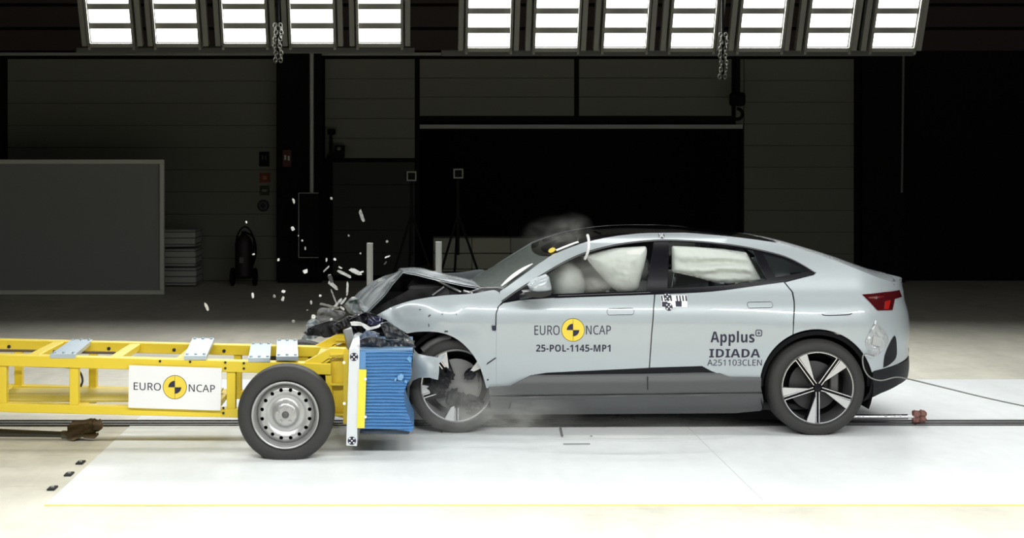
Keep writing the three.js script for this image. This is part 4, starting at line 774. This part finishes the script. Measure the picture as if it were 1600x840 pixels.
// ---------------------------------------------------------------- the barrier trolley
const cart = thing('barrier_trolley', 'yellow steel crash trolley with blue honeycomb barrier, driven into the car', 'trolley');
{
  const ZN = 0.42, ZF = -0.25;                               // centre planes of the near and far rails
  const R = (n, a, b, h, w, z, m = M.yellow) => mesh(n, beam(at(a[0], a[1], z), at(b[0], b[1], z), h, w), m, cart);
  R('side_rail', [-330, 552.5], [518, 575], 0.082, 0.09, ZN); R('side_rail', [-290, 531], [530, 549], 0.08, 0.09, ZF);
  R('lower_rail', [-330, 627], [420, 645], 0.064, 0.08, ZN); R('lower_rail', [-290, 599], [430, 617], 0.064, 0.08, ZF);
  for (const px of [-120, 5, 117, 362]) mesh('upright', beam(at(px, 560 + px * 0.026, ZN), at(px, 636 + px * 0.024, ZN), 0.065, 0.06), M.yellow, cart);
  for (const px of [-70, 30, 146, 372]) mesh('upright', beam(at(px, 540 + px * 0.02, ZF), at(px, 606 + px * 0.02, ZF), 0.06, 0.06), M.yellow, cart);
  for (const px of [-70, 52, 180, 283]) { const a = at(px, 560 + px * 0.026, ZN); mesh('cross_member', beam([a[0], a[1] + 0.012, ZN], [a[0], a[1] + 0.012, ZF], 0.05, 0.09), M.yellow, cart); }
  for (const px of [-30, 128, 330]) { const a = at(px, 633 + px * 0.024, ZN); mesh('lower_cross_member', beam([a[0], a[1], ZN], [a[0], a[1], ZF], 0.045, 0.07), M.yellow, cart); }
  { const a = at(-30, 600, ZN), b = at(330, 618, ZN); mesh('belly_plate', box(b[0] - a[0], 0.012, 0.5, (a[0] + b[0]) / 2, 0.335, 0.09), std(0.5, 0.4, 0.06, 0.5), cart); }
  // ballast plates bolted across the rails
  const plates = [[[78, 118, 553], [112, 145, 530]], [[287.5, 322.5, 555.5], [301, 335, 528]], [[388, 422, 559], [392.5, 424, 536]], [[431.5, 466, 556.5], [433, 464.5, 530.5]]];
  for (const [n, f] of plates) {
    const c = [at(n[0], n[2], ZN + 0.05), at(n[1], n[2], ZN + 0.05), at(f[1], f[2], ZF - 0.05), at(f[0], f[2], ZF - 0.05)];
    const pl = mesh('ballast_plate', slab(c, 0.03), M.ballast, cart);
    for (const [i, j] of [[0.12, 0.06], [0.5, 0.06], [0.88, 0.06], [0.12, 0.94], [0.5, 0.94], [0.88, 0.94]]) { const p = V(...c[0]).lerp(V(...c[1]), i).lerp(V(...c[3]).lerp(V(...c[2]), i), j); mesh('bolt', new THREE.CylinderGeometry(0.012, 0.012, 0.014, 6).translate(p.x, p.y + 0.005, p.z), M.ballast, pl); }
  }
  for (const px of [14, 170, 272, 350]) mesh('bolt_hole', rod(at(px, 541 + px * 0.02, ZF + 0.042), at(px, 541 + px * 0.02, ZF + 0.05), 0.014), M.dark, cart);
  for (const [px, py] of [[250, 564], [297, 565], [352, 566], [352, 575], [381, 567], [381, 575.5], [349, 637], [349, 645]]) mesh('bolt', rod(at(px, py, ZN + 0.044), at(px, py, ZN + 0.052), 0.009), M.dark, cart);
  mesh('hose', tube([at(20, 570, ZN - 0.06), at(70, 572, ZN - 0.05), at(110, 574, ZN - 0.06), at(124, 580, ZN - 0.05), at(129, 594, ZN - 0.06), at(126, 604, ZN - 0.06)], 0.008, 40), M.dark, cart);
  mesh('hose', tube([at(0, 547, 0.1), at(60, 548, 0.1), at(130, 550, 0.05), at(180, 551, 0.1)], 0.01, 40), M.brown, cart);
  // sign board
  const zs = ZN + 0.07, sgn = xy([[201.5, 570.5], [346.5, 575], [344.5, 641], [200.5, 636.5]], zs);
  const sb = mesh('sign_board', sheet(sgn, flat(zs), { th: 0.012, dx: 0.5, dy: 0.5 }), M.white, cart);
  const word = (t, a, b, top, base) => { const [x0, y0] = at(a, base, zs), [x1, y1] = at(b, top, zs); for (const g of letters(t, 'regular', x0, x1, y0, y1 - (y1 - y0) * 0.0, flat(zs), 0.002, 'H', -0.03)) mesh('letter', g, M.navy, sb); };
  word('EURO', 209, 251.5, 597, 608.5); word('NCAP', 295, 336, 600, 611.3);
  { const [x, y] = at(273.3, 604.5, zs); roundel(x, y, 18.8 / 215, flat(zs), 0.002, sb); }
  // front brackets carrying the barrier plate
  for (const [z, near] of [[ZN + 0.03, 1], [ZF, 0]]) {
    const y = (py) => at(0, py, ZN)[1], x = (px) => at(px, 0, ZN)[0], q = (p) => p.map(([a, b]) => [x(a), y(b)]);
    mesh('brace_plate', sheet([q([[472, 567], [517, 543], [540, 543.5], [545, 549], [545, 557], [520, 557], [480, 579], [472, 579]]), q([[503, 565.5], [515, 557.5], [517, 565.5]])], flat(z), { th: 0.07, dx: 0.5, dy: 0.5 }), M.yellow, cart);
    mesh('bracket_web', sheet(q([[509, 566], [543, 552], [543, 655], [520, 650], [509, 640]]), flat(z - 0.05), { th: 0.02, dx: 0.5, dy: 0.5 }), M.yellow, cart);
    mesh('bracket_flange', sheet(q([[508, 566], [517, 562], [519, 600], [522, 645], [512, 640]]), flat(z), { th: 0.07, dx: 0.5, dy: 0.5 }), M.yellow, cart);
    mesh('bracket_flange', sheet(q([[537.5, 549], [545.5, 550], [542.5, 659], [537, 659]]), flat(z + 0.03), { th: 0.12, dx: 0.5, dy: 0.5 }), M.yellow, cart);
    for (const py of [552.5, 599, 646]) mesh('bracket_shelf', box(x(540) - x(516), 0.018, 0.09, (x(540) + x(516)) / 2, y(py), z - 0.035, 0.004), M.yellow, cart);
  }
  mesh('front_cross_beam', beam([at(500, 0, ZN)[0], 0.6, ZN], [at(500, 0, ZN)[0], 0.6, ZF], 0.09, 0.09), M.yellow, cart);
  // steel face plate, seen edge on
  const fp = xy([[545.5, 546], [553, 543], [562, 546], [557.5, 696.5], [541, 695.5]], 0.72);
  const face = mesh('face_plate', sheet(fp, flat(0.72), { th: 1.7, dx: 0.5, dy: 0.5 }), M.plate, cart);
  for (const [a, b] of [[553.2, 557.2], [549.8, 688]]) { const [x, y] = at(a, b, 0.72); target(x, y, 6.4 / 219, flat(0.72), 0.003, face); }
  mesh('spacer_board', sheet(xy([[561, 577], [572.5, 577.5], [569.5, 668.5], [558, 668.5]], 0.73), flat(0.73), { th: 1.6, dx: 0.5, dy: 0.5 }), std(0.85, 0.66, 0.05, 0.45), cart);
  mesh('plate_fin', crumple(new RoundedBoxGeometry(0.07, 0.2, 0.05, 4, 0.01), 0.015, 12, 2).rotateZ(0.25).translate(...at(548, 532, 0.1)), std(0.3, 0.31, 0.32, 0.45, 0.3), cart);
  // honeycomb block: ribbed blue side, crushed towards the car
  const ribs = (x, y) => { const k = Math.sin(y * 268 + 0.4 * noise3(x * 4, y * 4, 2)); return 0.7 + 0.009 * k * Math.abs(k) ** 0.3 + 0.008 * noise3(x * 3.2, y * 3.2, 1) + 0.03 * clamp((x + 0.12) / 0.12, 0, 1) * noise3(x * 9, y * 9, 5); };
  const blk = xy([[561, 549], [580, 546.5], [612, 547.5], [645, 549], [644, 560], [642, 575], [643, 588], [636, 600], [631.5, 612], [631.5, 625], [635, 639], [640, 651], [647, 668], [644, 673], [610, 670.5], [562, 669]], 0.7);
  const hc = mesh('honeycomb_block', sheet(blk, ribs, { th: 0.55, dx: 0.02, dy: 0.0031 }), M.blue, cart);
  mesh('honeycomb_block', box(0.12, 0.5, 0.9, at(575, 0, 0)[0], 0.5, -0.45), M.blue, cart);
  for (const [a, b, c, d, m] of [[561, 571.5, 548, 577, M.blue]]) mesh('cover_strip', sheet(xy([[a, c], [b, c], [b, d], [a, d]], 0.71), flat(0.712), { th: 0.01 }), m, hc);
  mesh('top_cladding', box(at(645, 0, 0.4)[0] - at(561, 0, 0.4)[0], 0.012, 0.62, (at(645, 0, 0.4)[0] + at(561, 0, 0.4)[0]) / 2, at(0, 546.5, 0.7)[1], 0.39), std(0.14, 0.25, 0.4, 0.35), hc);
  mesh('bottom_flap', crumple(box(0.36, 0.05, 0.5, 0, 0, 0, 0.01), 0.015, 9, 6).translate(at(600, 0, 0.4)[0] + 0.02, at(0, 673, 0.7)[1] - 0.01, 0.42), std(0.03, 0.05, 0.08, 0.5), hc);
  for (const [px, py, s] of [[626, 588, 0.022], [640, 561, 0.016], [618, 592, 0.011], [634, 596, 0.01]]) mesh('torn_foil', crumple(new THREE.IcosahedronGeometry(s, 3), s * 0.4, 30, px, true).scale(1, 1.1, 0.3).translate(...at(px, py, 0.715)), phys(0.12, 0.3, 0.55, { roughness: 0.15, clearcoat: 1 }), hc);
  for (const [px, py] of [[571, 592], [571, 651], [537.5, 566], [538, 630]]) mesh('bolt', rod(at(px, py, 0.715), at(px, py, 0.738), 0.01), M.white, cart);
  // road wheels: steel discs with a ring of holes, tyres squashed a little on the floor
  const TR2 = 0.343, cy = 0.318, wx0 = at(445.5, 0, 0.76)[0];
  const tyreGeo = () => { const g = lathe([[0.232, -0.03], [0.25, -0.006], [0.275, 0.002], [0.305, 0.0], [TR2 - 0.02, -0.014], [TR2 - 0.005, -0.03], [TR2, -0.05], [TR2, -0.1], [TR2 - 0.007, -0.102], [TR2 - 0.007, -0.11], [TR2, -0.112], [TR2, -0.16], [TR2 - 0.02, -0.195], [0.25, -0.2], [0.232, -0.18]], 84), p = g.attributes.position; for (let i = 0; i < p.count; i++) if (p.getY(i) < -cy + 0.002) p.setY(i, -cy + 0.002); return g; };
  const rimHole = []; for (let k = 0; k < 16; k++) rimHole.push(disc(0.172 * Math.cos(k / 16 * 6.2832 + 0.2), 0.172 * Math.sin(k / 16 * 6.2832 + 0.2), 0.0135, 14));
  const dish = (x, y) => { const r = Math.hypot(x, y); return dishT(r); };
  const dishT = table([[0, -0.02], [0.05, -0.02], [0.075, -0.026], [0.1, -0.055], [0.125, -0.062], [0.15, -0.05], [0.172, -0.045], [0.195, -0.06], [0.21, -0.08]]);
  const axle = (x, first) => {
    for (const far of [0, 1]) {
      const g = sub('road_wheel', cart), mx = (q) => { q = q.clone().translate(x, cy, 0.76); return far ? mirrored(q, 0.08) : q; };
      mesh('tyre', mx(tyreGeo()), M.rubber, g);
      mesh('rim', mx(lathe([[0.236, -0.012], [0.24, 0.0], [0.229, 0.004], [0.222, -0.01], [0.214, -0.03], [0.208, -0.085]], 72)), M.steelRim, g);
      mesh('wheel_disc', mx(sheet([disc(0, 0, 0.208, 72), ...rimHole], dish, { th: 0.006, dx: 0.012, dy: 0.012 })), M.steelRim, g);
      mesh('wheel_back', mx(lathe([[0, -0.11], [0.2, -0.11]], 40)), M.liner, g);
      mesh('hub', mx(lathe([[0, 0.004], [0.018, 0.002], [0.022, -0.004], [0.026, -0.024]], 24)), M.darkSteel, g);
      for (let k = 0; k < 5; k++) mesh('wheel_nut', mx(new THREE.CylinderGeometry(0.011, 0.012, 0.02, 6).rotateX(Math.PI / 2).translate(0.056 * Math.cos(k * 1.2566 + 0.3), 0.056 * Math.sin(k * 1.2566 + 0.3), -0.012)), M.steelRim, g);
    }
    mesh('axle', rod([x, cy, 0.6], [x, cy, -0.45], 0.035), M.darkSteel, cart);
    for (const z of [ZN, ZF]) mesh('axle_hanger', box(0.16, 0.3, 0.05, x, cy + 0.14, z, 0.01), M.yellow, cart);
  };
  axle(wx0); axle(wx0 - 3.0);
}

// ---------------------------------------------------------------- tow gear, cable, debris, smoke
{
  const t = thing('tow_hook', 'brown muddy tow hook with grey rod on floor track, left', 'tow gear');
  const z = 0.08, [hx] = at(128, 0, z);
  mesh('rod', rod([at(-60, 0, z)[0], 0.05, z], [at(100, 0, z)[0], 0.035, z + 0.02], 0.035, 0.022), M.darkSteel, t);
  mesh('collar', rod([at(98, 0, z)[0], 0.034, z + 0.02], [at(111, 0, z)[0], 0.034, z + 0.02], 0.03), std(0.2, 0.19, 0.16, 0.6, 0.3), t);
  mesh('hook_body', crumple(new RoundedBoxGeometry(0.2, 0.1, 0.16, 6, 0.03), 0.025, 14, 3).rotateZ(0.25).translate(hx - 0.01, 0.075, z), M.brown, t);
  mesh('jaw', crumple(new THREE.SphereGeometry(0.045, 16, 12), 0.012, 20, 8).translate(hx + 0.11, 0.1, z), M.brown, t);
  mesh('jaw', crumple(new RoundedBoxGeometry(0.1, 0.03, 0.08, 4, 0.01), 0.01, 20, 12).translate(hx + 0.08, 0.035, z + 0.05), M.brown, t);
  const r = thing('tow_rod', 'chrome tow rod with rusty clamp behind the rear wheel', 'tow gear'), q = at(1380, 0, -0.42)[0];
  mesh('rod', rod([at(1300, 0, -0.42)[0], 0.06, -0.42], [at(1418, 0, -0.42)[0], 0.06, -0.42], 0.02), M.chrome, r);
  mesh('tip', rod([at(1416, 0, -0.42)[0], 0.06, -0.42], [at(1430, 0, -0.42)[0], 0.06, -0.42], 0.013), M.white, r);
  for (const [dx, dy, k] of [[0, 0.02, 1], [0.05, 0.025, 2], [0.0, -0.025, 3], [0.05, -0.02, 4]]) mesh('clamp', crumple(new THREE.IcosahedronGeometry(0.032, 3), 0.008, 30, k).translate(at(1431, 0, -0.42)[0] + dx, 0.06 + dy, -0.42), std(0.2, 0.09, 0.075, 0.7), r);
  const pts = [[1366, 556, 0.02], [1350, 553, 0.03], [1349, 572, 0.05], [1358, 588, 0.05], [1375, 594, 0.03], [1400, 589, -0.02], [1420, 592, -0.1], [1470, 604, -0.2], [1540, 621, -0.3], [1600, 634, -0.4], [1680, 650, -0.5]].map(([a, b, z]) => at(a, b, z));
  tag(mesh('data_cable', tube(pts, 0.0055, 120, 6), std(0.2, 0.2, 0.19, 0.6)), 'thin grey cable trailing from the car tail to right', 'cable');
}
// fragments in the air and on the floor
const bitMats = { w: M.white, g: std(0.3, 0.3, 0.28, 0.6), d: std(0.05, 0.05, 0.05, 0.5), l: std(0.55, 0.56, 0.55, 0.5) };
function fragment(px, py, w, h, turn, m, z, label, name = 'flying_fragment', cat = 'fragment') {
  const [x, y] = at(px, py, z), s = (DIST - z) / FOCAL, k = px + py, long = Math.max(w, h), n = 7, poly = [];
  for (let i = 0; i < n; i++) { const a = i / n * 6.2832, j = 0.75 + 0.35 * rnd(); poly.push([w / 2 * s * j * Math.sign(Math.cos(a)) * Math.abs(Math.cos(a)) ** 0.6, h / 2 * s * j * Math.sign(Math.sin(a)) * Math.abs(Math.sin(a)) ** 0.6]); }
  const bend = long * s * 0.12, g = sheet(poly, (a, b) => bend * Math.sin(a / (long * s) * 4 + k) + bend * 0.5 * noise3(a * 30, b * 30, k), { th: Math.max(0.004, Math.min(w, h) * s * 0.35), dx: 0.02, dy: 0.02 });
  const o = mesh(name, g, bitMats[m]); o.position.set(x, y, z); o.rotation.set(rr(-0.3, 0.3), rr(-0.3, 0.3), turn);
  return tag(o, label, cat, name === 'flying_fragment' ? 'fragments flying off the crash' : 'fragments lying under the car');
}
const F = [
  [459, 314, 4, 9, 0.2, 'l', 'pale oval fragment in the air right of alarm column, highest'], [457, 357, 5, 7, 0.5, 'l', 'pale bent fragment in the air left of black cabinet'], [472, 376, 3, 3, 0, 'l', 'tiny pale fragment in front of black hanging cabinet'],
  [435, 406, 4, 5, 0, 'w', 'small white fragment in the air above floor, left of cabinet'], [477, 424, 8, 7, 0.2, 'w', 'bright white square fragment just below the hanging cabinet'], [518, 310, 4, 4, 0, 'g', 'small grey fragment in the air right of cabinet, upper'],
  [510, 406, 3, 6, 0, 'l', 'narrow pale fragment below the right cabinet edge'], [523, 405, 5, 4, -0.5, 'w', 'small white fragment right of the cabinet foot'], [545, 368, 3, 3, 0, 'g', 'tiny grey fragment left of the slim post'],
  [565, 337, 6, 22, 0.35, 'g', 'long thin grey splinter above the left slim post'], [605, 377, 4, 4, 0.4, 'g', 'small grey fragment between the two slim posts, upper'], [605, 401, 10, 3, 0.4, 'w', 'short white splinter between the two slim posts'],
  [510, 420, 15, 3, 0.9, 'l', 'thin grey splinter tilted up left of white slabs'], [538, 428, 30, 5, -0.5, 'l', 'long pale splinter falling left of the slim post'], [555, 424, 22, 8, -0.45, 'l', 'broad pale slab fragment beside the left slim post'],
  [565, 425, 8, 3, 0.3, 'w', 'small white chip touching the slim post outline'], [517, 436, 8, 18, 0.3, 'd', 'dark bent fragment over the crushed nose'], [520, 446, 20, 6, -0.7, 'l', 'pale bar fragment tilted down over the crushed nose'],
  [521, 462, 3, 26, 0.35, 'g', 'thin dark grey rod over the grey nose panel'], [542, 450, 4, 24, -0.05, 'l', 'upright curved strip over the crushed bonnet edge'], [537, 470, 4, 16, -0.7, 'l', 'lower curved strip above the grey nose panel'],
  [526, 475, 28, 5, 0.85, 'l', 'long pale strip rising from the grey nose panel'], [515, 478, 34, 4, -0.1, 'g', 'flat grey strip lying above the grey nose panel'], [535, 481, 10, 4, -0.6, 'w', 'small white chip on the crushed nose'],
  [443, 455, 6, 5, -0.4, 'w', 'white chip in the air over the dark floor, upper of pair'], [442, 467, 5, 8, -0.3, 'w', 'white chip in the air over the dark floor, lower of pair'], [429, 463, 5, 5, 0, 'g', 'dull grey chip left of the white pair'],
  [500, 462, 4, 4, -0.4, 'w', 'small white chip left of the thin grey rod'], [486, 472, 3, 7, 0.2, 'l', 'narrow pale chip over the dark floor by the nose'], [480, 484, 3, 2, 0, 'g', 'tiny grey chip left of the grey nose panel'],
  [490, 494, 7, 8, 0, 'w', 'bright white block fragment against the grey nose panel'], [323, 480, 5, 15, 0.35, 'w', 'narrow white fragment flying farthest left'], [395, 461, 4, 10, 0.1, 'w', 'pale loop shaped fragment over the dark floor'],
  [385, 347, 3, 4, 0.3, 'w', 'tiny white fragment above the fire extinguisher'], [396, 397, 5, 3, 0.2, 'w', 'small white fragment beside the fire extinguisher'], [458, 502, 5, 5, 0.5, 'g', 'dull grey chip low in front of the crushed nose'],
  [466, 368, 2, 2, 0, 'l', 'tiny pale speck at the left cabinet edge'], [563, 396, 3, 3, 0, 'g', 'tiny grey chip left of the slim post, lower'], [518, 499, 5, 4, 0.2, 'w', 'white chip resting on the grey nose panel'],
  [477, 388, 2.5, 6, 0, 'g', 'narrow grey chip in front of the cabinet foot'], [532, 418, 8, 3, -0.4, 'l', 'short pale splinter above the bar fragment'], [602, 411, 7, 2, 0.9, 'd', 'dark splinter between the two slim posts'],
];
for (const [px, py, w, h, t, m, lab] of F) fragment(px, py, w, h, t, m, -0.35 - 0.6 * rnd(), lab);
fragment(877, 681, 5, 17, 0.2, 'd', 0.05, 'dark upright sliver standing on floor under the doors', 'floor_fragment').position.y = 0.042;
for (const [px, z, w, lab] of [[924, 0.04, 5, 'small dark crumb on floor right of upright sliver'], [965, -0.5, 22, 'dark torn scrap on track under the car, left piece'], [985, -0.5, 20, 'dark torn scrap on track under the car, right piece']]) {
  const o = mesh('floor_fragment', crumple(new THREE.IcosahedronGeometry(w / 420, 3), w / 1300, 24, px, true).scale(1, 0.4, 0.7), bitMats.d); o.position.set(at(px, 0, z)[0], w / 950 + 0.004, z); tag(o, lab, 'fragment', 'fragments lying under the car');
}
{ const o = tag(mesh('floor_fragment', box(0.2, 0.006, 0.025, 0, 0, 0, 0.002), bitMats.g), 'flat grey strip on floor in front of the car sill', 'fragment', 'fragments lying under the car'); const d = FOCAL * EYE / (694 - VY); o.position.set((901 - VX) * d / FOCAL, 0.004, DIST - d); o.rotation.y = 0.03; }
// smoke: a few billowing sheets of thin vapour, dense in the middle and ragged towards their edges
function smoke(label, puffs, density) {
  const o = thing('smoke', label, 'smoke'); o.userData.kind = 'stuff';
  puffs.forEach(([px, py, z, rx, ry], k) => {
    const s = (DIST - z) / FOCAL, g = new THREE.SphereGeometry(1, 56, 30, 0, Math.PI * 2, 0, 1.0).rotateX(Math.PI / 2), p = g.attributes.position, col = [];
    for (let i = 0; i < p.count; i++) {
      const x = p.getX(i), y = p.getY(i), r = Math.hypot(x, y) / Math.sin(1.0), n = 0.5 + 0.5 * noise3(x * 1.7 + k * 5, y * 1.7, k), n2 = 0.5 + 0.5 * noise3(x * 4, y * 4 + k * 3, k + 9);
      col.push(1, 1, 1, density * clamp(1 - r, 0, 1) ** 1.35 * (0.35 + 0.9 * n) * (0.6 + 0.6 * n2));
      p.setXYZ(i, x * rx * 1.15 * s, y * ry * 1.15 * s, p.getZ(i) * rx * s * 0.5 + 0.05 * n);
    }
    g.setAttribute('color', new THREE.Float32BufferAttribute(col, 4)); g.computeVertexNormals();
    const m = mesh('vapour', g, vapour, o); m.position.set(...at(px, py, z)); m.castShadow = false; m.userData.kind = 'stuff';
  });
}
const vapour = new THREE.MeshStandardMaterial({ color: 0xb9b9b4, transparent: true, vertexColors: true, roughness: 1, depthWrite: false, side: THREE.DoubleSide });
smoke('thin grey smoke rising above the windscreen', [[868, 368, -0.85, 62, 36], [893, 358, -1.1, 38, 30]], 0.3);
smoke('hazy airbag dust inside the front side window', [[925, 432, -0.42, 110, 50]], 0.5);
smoke('pale dust around the front wheel and sill', [[725, 630, 0.12, 100, 62], [800, 638, 0.1, 120, 36], [960, 650, 0.1, 260, 20]], 0.42);

renderer.render(scene, camera);
